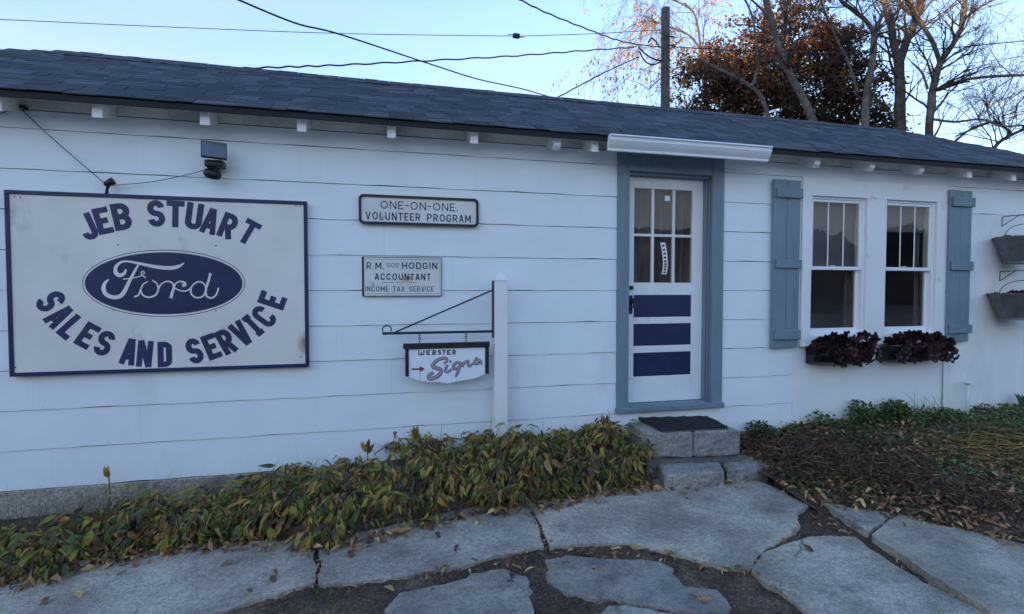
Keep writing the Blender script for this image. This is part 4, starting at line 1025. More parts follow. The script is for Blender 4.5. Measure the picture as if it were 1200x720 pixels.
planter(1046, 1108, 408, 427, 'larger planter of purple leaves spilling over, under the right window', 8, ((.30, .14, 1.5, 3.6), (.36, .17, 1.5, 4.0), (.42, .05, 1.5, 3.9), (.35, .10, 1.2, 3.4), (.46, .0, 1.3, 3.7), (.26, .20, 1.4, 3.2), (.40, .15, 1.2, 4.2)))
cable('drip_hose', 'thin grey hose hanging from the right planter down to the weeds', [wall(1105, 424, -.03), wall(1104.5, 445, -.02), wall(1104, 465, -.02), wall(1104, 488, -.02)], .004, mat='galv', cat='hose')

# pvc pipe
pp_ = thing('vent_pipe', 'short white plastic pipe with a cap standing by the right wall', 'pipe'); x = wx(1137, -.12); zt = wz(1137, 448, -.12)
MB().tube([(x, -.12, .2), (x, -.12, zt-.01)], .019, 12).build('pipe', 'pipe', pp_, smooth=True)
MB().lathe([(.02, 0), (.04, .008), (.055, .012), (.05, .022), (.02, .03), (.0, .032)], (x, -.12, zt-.02), 14).build('cap', 'pipe', pp_, smooth=True)
# small tap stub on the left of the post
x = wx(576, -.03); z = wz(576, 504, -.03)
tag(MB().tube([wall(569, 504, -.03), wall(578, 504, -.03), wall(580, 508, -.05)], .005, 6).build('wall_hook', 'iron'), 'small bent metal hook on the wall left of the white post foot', 'hook')

# ================================================================ STEPS AND MAT
st = thing('stone_steps', 'two rough granite block steps leading up to the white door', 'steps')
def block(pts4, ztop, zbot, name='granite_block', mat='granite', seed=0, par=st):
    """pts4: plan corners (front-left, front-right, back-right, back-left)"""
    r = random.Random(seed); bm = bmesh.new()
    vs = [bm.verts.new((p.x, p.y, zbot)) for p in pts4]+[bm.verts.new((p.x, p.y, ztop)) for p in pts4]
    for f in ((0,3,2,1),(4,5,6,7),(0,1,5,4),(1,2,6,5),(2,3,7,6),(3,0,4,7)): bm.faces.new([vs[i] for i in f])
    bmesh.ops.bevel(bm, geom=bm.edges[:], offset=.018, segments=2, affect='EDGES', profile=.5)
    bmesh.ops.subdivide_edges(bm, edges=[e for e in bm.edges if e.calc_length() > .06], cuts=5, use_grid_fill=True)
    bmesh.ops.triangulate(bm, faces=[f for f in bm.faces if len(f.verts) > 4])
    for v in bm.verts: v.co += Vector((r.uniform(-.004, .004), r.uniform(-.005, .005), r.uniform(-.004, .004)))
    me = bpy.data.meshes.new(name); bm.to_mesh(me); bm.free(); me.materials.append(MAT[mat])
    return link(name, me, par)
ZT = .425
fl_, fm, frr = gnd(757, 507, ZT), gnd(813.5, 506, ZT), gnd(868, 504.5, ZT)
bk = lambda p, y: Vector((p.x, y, 0))
block([fl_, fm+Vector((-.006, 0, 0)), bk(fm, -.03)+Vector((-.006, 0, 0)), bk(fl_, -.03)], ZT, .203, seed=1)
block([fm+Vector((.006, 0, 0)), frr, bk(frr, -.03), bk(fm, -.03)+Vector((.006, 0, 0))], ZT-.002, .203, seed=2)
ZL = .178
a, b_, c, d = gnd(779.5, 556, ZL), gnd(849, 552, ZL), gnd(838, 533, ZL), gnd(766, 536, ZL)
block([a, b_, c, d], ZL, -.02, seed=3)
a2, b2, c2, d2 = gnd(852, 549.5, ZL), gnd(902, 544, ZL), gnd(876, 530, ZL), gnd(841, 532, ZL)
block([a2, b2, c2, d2], ZL-.002, -.02, seed=4)
block([fl_+Vector((-.03, -.07, 0)), frr+Vector((-.02, -.06, 0)), bk(frr, -.08), bk(fl_, -.08)], .20, .0, 'mortar_bed', 'mortar', 5)
dm = thing('door_mat', 'ribbed black rubber doormat lying on the top granite step', 'doormat')
m0, m1, m2, m3 = gnd(776, 507.5, ZT), gnd(853, 503.5, ZT), gnd(828, 489.5, ZT+.01), gnd(747, 492.5, ZT)
zz = ZT+.012
nr = 9
MB().add([(p.x, p.y, zz-.006) for p in (m0, m1, m2, m3)]+[(p.x, p.y, zz) for p in (m0, m1, m2, m3)], [(0,3,2,1),(4,5,6,7),(0,1,5,4),(1,2,6,5),(2,3,7,6),(3,0,4,7)]).build('base', 'matbase', dm)
for i in range(nr):
    t = (i+.5)/nr; a, b_ = m0.lerp(m3, t), m1.lerp(m2, t)
    n = 14; pts = [(a.x+(b_.x-a.x)*k/n, a.y+(b_.y-a.y)*k/n, zz+.008+.004*math.sin(k*2.1+i)) for k in range(n+1)]
    MB().tube(pts, .0135, 6).build('rib', 'mat', dm)

# ================================================================ PLANTS
def up_arr(n, s=.3): 
    a = rng.normal(0, s, (n, 3)); a[:, 2] = 1; return a
# border along the wall: outline (photo) of foot and top
foot_px = [(-60, 716), (0, 690), (60, 682), (120, 664), (200, 650), (300, 642), (370, 648), (420, 640), (500, 620), (560, 606), (640, 598), (700, 584), (764, 576)]
FX = []; 
for x, y in foot_px: FX.append(gnd(x, y-2, ZS))
fx = np.array([p.x for p in FX]); fy = np.array([p.y for p in FX]); o_ = np.argsort(fx); fx, fy = fx[o_], fy[o_]
top_h = lambda x: np.interp(x, [-3.2, -2.5, -2.0, -1.5, -.8, -.2, .3, 1.0, 1.7, 2.12], [.10, .11, .13, .155, .22, .31, .35, .37, .38, .33])
back_y = lambda x: np.interp(x, [-3.2, -2.3, -1.4, -.8, -.3, 2], [-.52, -.46, -.36, -.24, -.09, -.06])
def border_surface(n, seed):
    r = np.random.default_rng(seed)
    x = r.uniform(-3.2, 2.10, n); u = r.uniform(0, 1, n)**.9     # u: 0 front foot, 1 back top
    yf = np.interp(x, fx, fy)+.06; yb = back_y(x); H = top_h(x)*(1+.10*np.sin(x*7.1)+.07*np.sin(x*17+1))
    a = u*np.pi*.62
    y = yf+(yb-yf)*(1-np.cos(a))/(1-np.cos(np.pi*.62)); z = ZS+.03+(H-.03)*np.sin(np.minimum(a*1.05, np.pi/2))**.75
    y += .035*np.sin(x*9+z*14)
    return x, y, z, u, a, r
bl_ = thing('plant_border', 'dense low border of drooping yellow green and brown leaves along the wall', 'plants')
CLX, CLY, CLZ, CLU, CLA, _r = border_surface(330, 77)
def border_leaf_fields(n, seed, depth):
    """leaves grow in overlapping crowns: each droops outward from its crown's heart"""
    r = np.random.default_rng(seed); c = r.integers(0, len(CLX), n); th = r.uniform(-np.pi, np.pi, n); el = r.normal(0, .5, n)
    out = np.stack([np.sin(th), -np.abs(np.cos(th))*.9-.05, np.sin(el)*.8], 1)
    k = r.uniform(.0, .11, n)[:, None]
    P_ = np.stack([CLX[c], CLY[c]+.03+depth*r.random(n)*.5, CLZ[c]-depth*r.random(n)*.4], 1)+out*k+r.normal(0, .012, (n, 3))
    D = out*np.array([.75, .7, .6])+np.stack([r.normal(-.12, .25, n), r.normal(0, .2, n), -1.0*r.uniform(.2, 2.0, n)*(1-.5*CLU[c])], 1)
    Nn = np.stack([r.normal(0, .7, n), -.6+r.normal(0, .4, n), .7+r.normal(0, .5, n)], 1)
    P_[:, 2] = np.maximum(P_[:, 2], ZS+.03)
    ln = r.choice([.045, .065, .085, .105], n, p=[.3, .35, .25, .1])*r.uniform(.85, 1.15, n); wd = ln*r.uniform(.22, .40, n)
    return P_, D, Nn, ln, wd
PA = [border_leaf_fields(3300, 3+k, .14) for k in range(3)]; VV, TT, QQ, of = [], [], [], 0
for k, f_ in enumerate(PA):
    v, t, q_ = leaf_arrays(*f_, (.1, .45, .9)[k]); VV.append(v); TT.append(t+of); QQ.append(q_+of); of += len(v)
o = link('leaf_mass', poly_mesh('leaf_mass', np.concatenate(VV), np.concatenate(TT), np.concatenate(QQ), 'hostai'), bl_); tag(o, kind='stuff')
P_, D, Nn, ln, wd = border_leaf_fields(500, 91, .05); ln = rng.uniform(.10, .18, 500)
o = leaves('long_leaf_mass', 'hostai', P_, D, Nn, ln, rng.uniform(.010, .022, 500), .6, bl_); tag(o, kind='stuff')
# 300 individual leaves on the outside
var = []
for k in range(6):
    v, t, q_ = leaf_arrays([(0, 0, 0)], [(0, -1, 0)], [(0, 0, 1)], [1.0], [(.34, .42, .5, .38, .46, .30)[k]], (.1, .3, .5, .2, .4, .6)[k]); var.append(poly_mesh('border_leaf', v, t, q_, 'hosta'))
P_, D, Nn, ln, wd = border_leaf_fields(300, 8, .0)
for i in range(300):
    d = Vector(D[i]).normalized(); s = d.cross(Vector(Nn[i])).normalized(); nn = s.cross(d)
    o = link('leaf', var[i % 6], bl_); M_ = Matrix((-s, -d, nn)).transposed(); k = ln[i]*1.12
    o.matrix_world = Matrix.Translation(Vector(P_[i])+Vector((0, -.03, .0))) @ (M_*k).to_4x4()
# hidden earth core under the leaves so no gaps show the wall
nx, ny = 60, 9; xs_ = np.linspace(-3.3, 2.12, nx); cv = []
for i, x in enumerate(xs_):
    for j in range(ny):
        a = j/(ny-1)*np.pi*.62; yf = float(np.interp(x, fx, fy))+.14; yb = float(back_y(x)); H = float(top_h(x))*.78
        cv.append((x, yf+(yb-yf)*(1-math.cos(a))/(1-math.cos(math.pi*.62)), .0+H*math.sin(min(a*1.05, math.pi/2))**.8*min(1, (i+.2)/2, (nx-1-i+.2)/2)))
idx = np.arange(nx*ny).reshape(nx, ny); q_ = np.stack([idx[:-1, :-1], idx[1:, :-1], idx[1:, 1:], idx[:-1, 1:]], -1).reshape(-1, 4)
link('dead_thatch', np_mesh('dead_thatch', cv, q_, ['soil'], smooth=True), bl_)
# stems and upright sprigs
P_, _, _, _, _ = border_leaf_fields(420, 21, .0)
o = blades('stem_mass', 'deadst', P_-np.array([0, 0, .04]), rng.uniform(.06, .20, 420), rng.uniform(.003, .006, 420), rng.uniform(.1, .9, 420), bl_); tag(o, kind='stuff')
# a few taller leafy sprigs
for (px, py, nl) in ((127, 552, 2), (430, 520, 4), (487, 505, 5), (708, 490, 4), (690, 500, 4), (585, 520, 3), (620, 515, 3)):
    c = wall(px, py, -.16); n = nl
    PP = np.array([[c.x+random.uniform(-.03, .03), -.16, c.z-.05-random.random()*.04] for _ in range(n)]); DD = np.array([[random.uniform(-.7, .7), -.3, 1.0] for _ in range(n)])
    MB().tube([(c.x, -.17, .05), (c.x+.01, -.165, (c.z+.05)/2), (c.x, -.16, c.z-.02)], .004, 5).build('stem', 'deadst', bl_)
    PP[:, 0] = c.x
    leaves('sprig', 'hostai', PP, DD, np.array([[0, -1., .3]]*n), [.10]*n, [.035]*n, .2, bl_)

# ground litter at the foot of the border and round the steps
def litter(name, label, n, fn, mat='litter', lo=.03, hi=.08, wr=(.3, .5), z0=.0, kind='stuff', cat='leaves', curl=.5):
    P_ = np.array([fn() for _ in range(n)]); D = rng.normal(0, 1, (n, 3)); D[:, 2] *= .25
    ln = rng.uniform(lo, hi, n); Nn = up_arr(n, .5)
    o = leaves(name, mat, P_, D, Nn, ln, ln*rng.uniform(*wr, n), curl); return tag(o, label, cat, None, kind)
def foot_pt():
    x = random.uniform(-3.0, 3.0); y = float(np.interp(x, fx, fy))+abs(random.gauss(0, .05))*-1+.05; return (x, y, ZS+.008+random.random()*.02)
litter('leaf_litter', 'brown dead leaves lying along the foot of the leafy border', 700, foot_pt, lo=.035, hi=.10)
def bed_pt(x0=3.06, x1=9, tmax=1, tmin=0, dz=.0):
    while True:
        x = random.uniform(x0, x1); yf = float(np.interp(x, ex, ey)); t = random.uniform(tmin, tmax); y = yf*(1-t)-.02
        return (x, y, float(bed_z(x, y))+dz*random.random())
litter('leaf_litter', 'thick brown leaf litter covering the bed right of the steps', 5200, lambda: bed_pt(x1=5.2, dz=.045), lo=.025, hi=.08)
litter('leaf_litter', 'scattered tan leaves over the grassy slope at the right', 1000, lambda: bed_pt(4.8, 9.5, dz=.04), lo=.025, hi=.085)
# paving litter: curled leaves one can pick out
def crack_pt():
    t = random.random(); k = random.choice((((958, 602), (1160, 728)), ((938, 600), (1000, 628)), ((893, 646), (955, 612)), ((915, 572), (945, 592)), ((1046, 610), (1020, 630)), ((625, 604), (640, 640)), ((372, 655), (372, 684))))
    p = gnd(k[0][0]+(k[1][0]-k[0][0])*t+random.gauss(0, 3), k[0][1]+(k[1][1]-k[0][1])*t+random.gauss(0, 2), .045); return (p.x, p.y, .045+.01*random.random())
litter('leaf_litter', 'dry brown leaf scraps caught in the joints between path slabs', 200, crack_pt, lo=.015, hi=.06, wr=(.15, .4))
def soil_pt():
    while True:
        px, py = random.uniform(250, 940), random.uniform(640, 735)
        if abs(py-(652+((px-690)/270)**2*20)) < 12: p = gnd(px, py, .04); return (p.x, p.y, .044)
litter('leaf_litter', 'crumbled brown leaf scraps in the dark soil crescent of the paving', 420, soil_pt, lo=.012, hi=.06)
FL = [(700, 643, 0), (735, 642, 0), (778, 652, 1), (612, 671, 1), (627, 668, 0), (760, 569, 0), (718, 578, 0), (645, 583, 0), (690, 585, 0), (665, 580, 0), (628, 600, 0), (538, 640, 0),
      (525, 663, 1), (450, 690, 0), (858, 672, 1), (872, 668, 0), (900, 690, 0), (982, 623, 1), (947, 577, 1), (865, 574, 0), (875, 573, 0), (806, 580, 1), (812, 586, 1), (820, 578, 1), (800, 583, 1),
      (955, 573, 1), (992, 597, 1), (1015, 566, 1), (1045, 600, 0), (1076, 600, 1), (1100, 575, 1), (1060, 545, 1), (1040, 548, 0), (1090, 590, 0), (1135, 600, 0), (805, 700, 0), (638, 690, 0), (835, 705, 0),
      (510, 626, 0), (498, 633, 1), (320, 670, 0), (318, 677, 0), (410, 648, 0), (365, 655, 0), (275, 660, 0), (90, 695, 0), (60, 702, 0), (150, 672, 0), (560, 612, 0), (590, 608, 0), (475, 628, 1), (1150, 560, 1), (1005, 530, 1), (940, 640, 0)]
lv = []
for k in range(4):
    v, t, q_ = leaf_arrays([(0, 0, 0)], [(0, 1, 0)], [(0, 0, 1)], [1.0], [(.34, .5, .42, .28)[k]], (.5, .2, .9, .4)[k]); v = v.reshape(8, 3); v[:, 2] += .12; lv.append(v)
lm = {(k, c_): poly_mesh('fallen_leaf', lv[k].copy(), [[0, 2, 1], [0, 3, 2], [4, 5, 7], [5, 6, 7]], [[1, 2, 5, 4], [2, 3, 6, 5]], c_) for k in range(4) for c_ in ('fallen', 'fallen_y')}
FLO = []
for i, (px, py, ye) in enumerate(FL):
    bed = py < 605 and px > 935 and not (px < 1000 and py > 592)
    z = ZS+.004
    p = gnd(px, py, z)
    if bed or (px > 1040 and py < 620):
        z = float(bed_z(p.x, p.y)); 
        for _ in range(4): p = gnd(px, py, z); z = float(bed_z(p.x, p.y))
        z += .035
        p = gnd(px, py, z)
    o = link('fallen_leaf', lm[(i % 4, 'fallen_y' if ye else 'fallen')]); o.location = (p.x, p.y, z+.004); s = random.uniform(.06, .095); o.scale = (s, s*1.0, s); o.rotation_euler = (random.uniform(-.15, .15), random.uniform(-.15, .15), random.uniform(0, 6.28))
    col = 'yellow' if ye else 'brown'
    wh = 'on the planted bed right of the steps' if (bed or px > 1040) else ('on the grey path slabs' if py < 650 or px < 400 or px > 860 else 'in the dark soil between the slabs')
    FLO.append((o, col, wh, px, py))
def spot(px, py):
    if py > 655: return 'near the bottom edge' if px > 380 else 'at bottom left'
    if px < 480: return 'under the left plants'
    if px < 740: return 'under the right plants'
    if px < 900: return 'before the granite steps'
    if px < 1010: return 'beside the path hole'
    return 'by the right slab'
BK = {}
for t in FLO: BK.setdefault((t[1], t[2], spot(t[3], t[4])), []).append(t)
ORD = ['leftmost', 'second from the left', 'third from the left', 'fourth from the left', 'fifth from the left', 'sixth from the left', 'seventh from the left', 'eighth from the left', 'ninth from the left', 'tenth from the left', 'eleventh from the left', 'twelfth from the left']
for (col, wh, sp_), L_ in BK.items():
    L_.sort(key=lambda t: t[3])
    for k, t in enumerate(L_):
        pre = '' if len(L_) == 1 else (ORD[k]+' of the ' if k < len(L_)-1 else 'rightmost of the ')
        sf_ = {'on the planted bed right of the steps': ' on the bed', 'on the grey path slabs': ' on the slab', 'in the dark soil between the slabs': ' in soil'}[wh] if spot(t[3], t[4]) in ('beside the path hole', 'near the bottom edge', 'by the right slab') else ''
        tag(t[0], f"{pre}{col} curled {'leaf' if len(L_) == 1 else 'leaves'} {spot(t[3], t[4])}{sf_}", 'leaf', f'{col} fallen leaves')

# crumbs: tiny stones and grit in the soil
cb = MB(); r_ = random.Random(9)
for _ in range(2600):
    px, py = r_.uniform(-40, 1010), r_.uniform(575, 740); p = gnd(px, py, .04)
    if p.y < -3 or p.y > -.9+.0: continue
    s_ = r_.uniform(.0015, .005); a = r_.uniform(0, 3)
    q_ = [(p.x+s_*math.cos(a+k*2.1)*r_.uniform(.7, 1.2), p.y+s_*math.sin(a+k*2.1)*r_.uniform(.7, 1.2), .036) for k in range(3)]
    cb.add(q_+[(p.x, p.y, .040+s_*.6)], [(0, 1, 3), (1, 2, 3), (2, 0, 3)])
tag(cb.build('grit', 'mortar'), 'tiny grey stones scattered in the dark soil between slabs', 'gravel', kind='stuff')
# bed vegetation
def many(n, f): return np.array([f() for _ in range(n)])
n = 19000; o = blades('lawn_grass', 'grass', many(n, lambda: bed_pt(3.9+1.3*random.random(), 9.5, .85, 0, 0)), rng.uniform(.03, .10, n), rng.uniform(.004, .008, n), rng.uniform(.3, 1.6, n)); tag(o, 'short dark green grass on the slope right of the door', 'grass', kind='stuff')
n = 1500; o = blades('lawn_grass', 'grass', many(n, lambda: bed_pt(3.1, 4.4, .9, 0, 0)), rng.uniform(.02, .05, n), rng.uniform(.003, .005, n), rng.uniform(.3, 1.6, n)); tag(o, 'sparse grass among dead stems close to the stone steps', 'grass', kind='stuff')
# wiry dead stems mass near the steps
def stems(name, label, mat, n, fn, lo, hi, wlo, whi, cat):
    P_ = many(n, fn); D = rng.normal(0, 1, (n, 3)); D[:, 2] = np.abs(D[:, 2])*.35
    o = leaves(name, mat, P_, D, up_arr(n, .6), rng.uniform(lo, hi, n), rng.uniform(wlo, whi, n), .5); return tag(o, label, cat, kind='stuff')
def mound_pt():
    x = random.gauss(3.65, .45)
    while x < 3.12: x = random.gauss(3.65, .45)
    x = min(x, 5.0); t = random.uniform(.25, .98); yf = float(np.interp(x, ex, ey)); y = yf*(1-t)-.02
    h = .15*math.exp(-((x-3.6)/.7)**2)*math.sin(math.pi*t**.8); return (x, y, float(bed_z(x, y))+h*random.random())
stems('dead_stems', 'tangle of wiry reddish brown dead stems beside the steps', 'deadst', 3800, mound_pt, .05, .15, .003, .008, 'dead plants')
stems('dead_stems', 'scattered brown dead stems across the slope below the windows', 'deadst', 1500, lambda: bed_pt(3.1, 8.5, .85, .1, .05), .04, .12, .003, .007, 'dead plants')
# green ground cover against the wall
def weeds(cx, w, h, n, mat, name, label, y0=-.06, dy=.18, sz=(.022, .052)):
    X = rng.normal(cx, w*.5, n); Yv = -rng.uniform(-y0, -y0+dy, n); base_ = np.array([float(bed_z(a, b)) for a, b in zip(X, Yv)])
    Zv = base_+h*rng.random(n)*np.exp(-((X-cx)/w)**2); D = rng.normal(0, 1, (n, 3)); D[:, 2] *= .4; ln = rng.uniform(*sz, n)
    o = leaves(name, mat, np.stack([X, Yv, Zv], 1), D, up_arr(n, .4), ln, ln*rng.uniform(.5, .75, n), .2); return tag(o, label, 'plants', kind='stuff')
xw = lambda p: wx(p, -.15)
weeds(xw(1015), .18, .24, 800, 'green', 'ground_cover', 'leafy green weeds against the wall below the left window')
weeds(xw(1052), .26, .22, 1100, 'green', 'ground_cover', 'leafy green weeds against the wall below the right window')
weeds(xw(1100), .5, .10, 900, 'green', 'ground_cover', 'low green creeper at the wall foot near the white pipe', dy=.3)
weeds(xw(968), .14, .17, 260, 'green', 'ground_cover', 'small thin weeds against the white panel seam')
weeds(xw(930), .06, .12, 60, 'green', 'ground_cover', 'few small sprigs at the corner where the siding ends')
weeds(xw(895), .22, .15, 700, 'ivy', 'ground_cover', 'dark green ivy patch between the steps and the siding', dy=.25)
weeds(xw(980), .9, .05, 1500, 'ivy', 'ground_cover', 'dark low creeper spreading along the foot of the wall', dy=.5)
weeds(xw(1175), .9, .07, 1100, 'green', 'ground_cover', 'low green weeds at the far right foot of the wall', dy=.6)
for px, lab in ((1085, 'tall thin grass tuft beside the hose under the window'), (1105, 'tall thin grass tuft just left of the white pipe')):
    n = 14; c = xw(px); Pp = np.stack([rng.normal(c, .03, n), rng.uniform(-.2, -.1, n), np.full(n, .27)], 1)
    tag(blades('grass_tuft', 'grass', Pp, rng.uniform(.15, .36, n), np.full(n, .007), rng.uniform(.1, .9, n)), lab, 'grass')
n = 190
def straw_pt():
    p = gnd(random.gauss(1158, 22), random.gauss(522, 8), .26); return (p.x, p.y, float(bed_z(p.x, p.y))+.02+.04*random.random())
P_ = many(n, straw_pt); D = np.stack([rng.normal(.8, .6, n), rng.normal(-.5, .5, n), rng.normal(.05, .15, n)], 1)
tag(leaves('straw_clump', 'straw', P_, D, up_arr(n, .3), rng.uniform(.10, .24, n), np.full(n, .006), .3), 'flattened clump of pale yellow straw on the slope', 'dead grass', kind='stuff')
for k, (px, py, w_, n_) in enumerate(((935, 555, .16, 300), (985, 560, .2, 350), (1010, 535, .2, 300), (1120, 560, .3, 500), (1060, 575, .25, 350))):
    p = gnd(px, py, .16); n = n_; X = rng.normal(p.x, w_, n); Yv = rng.normal(p.y, w_*.6, n); X = np.maximum(X, 3.1); Yv = np.minimum(Yv, -.05); zf = np.array([float(bed_z(a, b)) for a, b in zip(X, Yv)])
    D = rng.normal(0, 1, (n, 3)); D[:, 2] *= .3; ln = rng.uniform(.018, .045, n)
    nm = ('small creeper patch close to the lower granite step', 'creeper patch among dead stems in mid bed', 'creeper patch under the left planter', 'creeper patch on the grassy slope below the hose', 'creeper patch near the right slab edge')[k]
    tag(leaves('ground_cover', 'green' if k % 2 else 'ivy', np.stack([X, Yv, zf+.02+.05*rng.random(n)], 1), D, up_arr(n, .4), ln, ln*.65, .2), nm, 'plants', kind='stuff')
# big leaf plant at right edge
c = wall(1195, 480, -.12); n = 9
tag(leaves('dock_plant', 'ivy', np.array([[c.x+random.uniform(-.05, .08), -.15, .3] for _ in range(n)]), np.array([[random.uniform(-.6, .6), random.uniform(-.5, .3), 1.] for _ in range(n)]), np.array([[0, -1., .2]]*n), rng.uniform(.12, .2, n), rng.uniform(.05, .07, n), .3), 'broad dark leaved plant at the right edge by the wall', 'plant')
# green moss tuft lower left + dry grass
n = 900
def tuft_pt(cx=378, cy=694, sx=16, sy=7):
    p = gnd(random.gauss(cx, sx), random.gauss(cy, sy), .02); return (p.x, p.y, .01)
tag(blades('moss_tuft', 'grass', many(n, tuft_pt), rng.uniform(.015, .05, n), rng.uniform(.002, .005, n), rng.uniform(.4, 1.6, n)), 'small green grass tuft in the soil at the slab joint', 'grass', kind='stuff')
n = 700
tag(blades('dry_grass', 'straw', many(n, lambda: tuft_pt(385, 718, 45, 7)), rng.uniform(.015, .04, n), rng.uniform(.002, .004, n), rng.uniform(.6, 1.8, n)), 'dry straw coloured grass at the bottom edge left of the worn patch', 'grass', kind='stuff')
def wf_pt():
    x = random.uniform(-2.8, -.8); return (x, -.05-.25*random.random(), .0)
n = 260; tag(blades('wall_grass', 'grass', many(n, wf_pt), rng.uniform(.12, .34, n), rng.uniform(.003, .005, n), rng.uniform(.1, .7, n)), 'thin grass blades growing in front of the foundation at left', 'grass', kind='stuff')

# ================================================================ POLE, WIRES, TREES BEHIND
PD = 15.0
pole = thing('utility_pole', 'weathered wooden utility pole rising behind the roof with cable loops', 'pole')
t_, b_ = far(780, 10, PD), far(782, 300, PD); b_.z = -.05; b_.x = t_.x+.05; b_.y = t_.y
MB().tube([b_, (b_+t_)/2, t_], [.15, .135, .118], 14).build('shaft', 'pole', pole, smooth=True)
for k, (px0, py0, px1, py1) in enumerate(((775, 45, 788, 45.5), (775, 55, 789, 56))):
    p = far((px0+px1)/2, py0, PD-.05); MB().tube([p+Vector((-.17, -.12, 0)), p+Vector((.17, -.12, 0))], .02, 6).build('clamp', 'iron', pole)
for pts in ([(748, 55), (757, 64), (768, 70), (776, 71)], [(749, 60), (756, 72), (766, 76), (777, 71)], [(760, 50), (763, 45), (768, 48), (772, 55)]):
    MB().tube(smooth_pts([tuple(far(x, y, PD-.2)) for x, y in pts], 6), .022, 6).build('cable_loop', 'wire', pole, smooth=True)
def wire(label, pts, r, tw=0):
    P3 = smooth_pts([tuple(far(x, y, d)) for x, y, d in pts], 14 if tw else 8)
    if tw: P3 = [(a, b__, c_+tw*math.sin(i*1.3)) for i, (a, b__, c_) in enumerate(P3)]
    return tag(MB().tube(P3, r, 5).build('overhead_wire', 'wire', smooth=True), label, 'wire')
wire('thin level wire across the upper sky with a dark inline connector', [(-40, 21, 12), (0, 23, 12), (200, 32, 12.5), (400, 39.5, 13), (595, 42.5, 13.5), (612, 42.5, 13.5), (700, 39.5, 14), (774, 35, 14.9)], .009)
wire('dark cable sloping down steeply from the top edge at left centre', [(270, -4, 5.5), (345, 27, 6), (400, 41, 6.5), (500, 74, 8), (560, 93, 9), (610, 104, 10), (680, 121, 11), (776, 128, 14)], .011)
wire('twisted service cable just above the roof, reaching the pole', [(262, 81, 9.5), (330, 79, 10), (400, 76.5, 10.5), (500, 71.5, 11.5), (600, 66, 12.5), (680, 60, 13.6), (745, 55.5, 14.8)], .017, .012)
wire('cable coming down from the top edge to the utility pole', [(600, -5, 10), (640, 15, 11), (690, 35, 12.5), (730, 49, 14), (775, 56, 14.9)], .016, .008)
wire('short cable rising from the roof ridge to the pole loops', [(640, 122, 11), (680, 100, 12), (715, 82, 13), (748, 67, 14.8)], .015, .006)
wire('long cable crossing in front of the trees to the right edge', [(786, 55, 15), (900, 61, 15), (1000, 62, 15), (1080, 59, 15), (1150, 53, 15), (1240, 44, 15)], .014)
wire('faint thin cable crossing the bare trees lower down', [(786, 84, 17), (900, 92, 17), (1020, 88, 17), (1110, 78, 17), (1230, 62, 17)], .008)
cn = thing('wire_connector', 'small dark box shaped connector on the level wire in mid sky', 'connector'); p = far(605, 42.3, 13.4)
MB().box((p.x-.09, p.y-.05, p.z-.055), (p.x+.09, p.y+.05, p.z+.055)).build('body', 'wire', cn, bev=.02)
MB().tube([(p.x-.22, p.y, p.z+.0), (p.x-.09, p.y, p.z+.03)], .01, 5).tube([(p.x+.22, p.y, p.z), (p.x+.09, p.y, p.z-.03)], .01, 5).build('bail', 'wire', cn)

def grow(mb, p, d, ln, r, lvl, rr, droop=0., spread=.55, nch=(2, 4), minr=.004, leaf=None):
    n = 4; pts = [p]; rad = [r]
    for i in range(n):
        d = (d+Vector((rr.uniform(-1, 1), rr.uniform(-1, 1), rr.uniform(-1, 1)))*.22+Vector((0, 0, -droop))).normalized(); pts.append(pts[-1]+d*ln/n); rad.append(r*(1-.5*(i+1)/n))
    mb.tube(pts, rad, 4 if r < .03 else 6, False)
    if leaf is not None and lvl <= 1: leaf += pts[1:]
    if lvl <= 0: return
    for k in range(rr.randint(*nch)):
        i = rr.randint(1, n); q_ = (d+Vector((rr.uniform(-1, 1), rr.uniform(-1, 1), rr.uniform(-.8, 1)))*spread*1.5).normalized()
        grow(mb, pts[i], q_, ln*rr.uniform(.5, .8), max(minr, rad[i]*.6), lvl-1, rr, droop, spread, nch, minr, leaf)
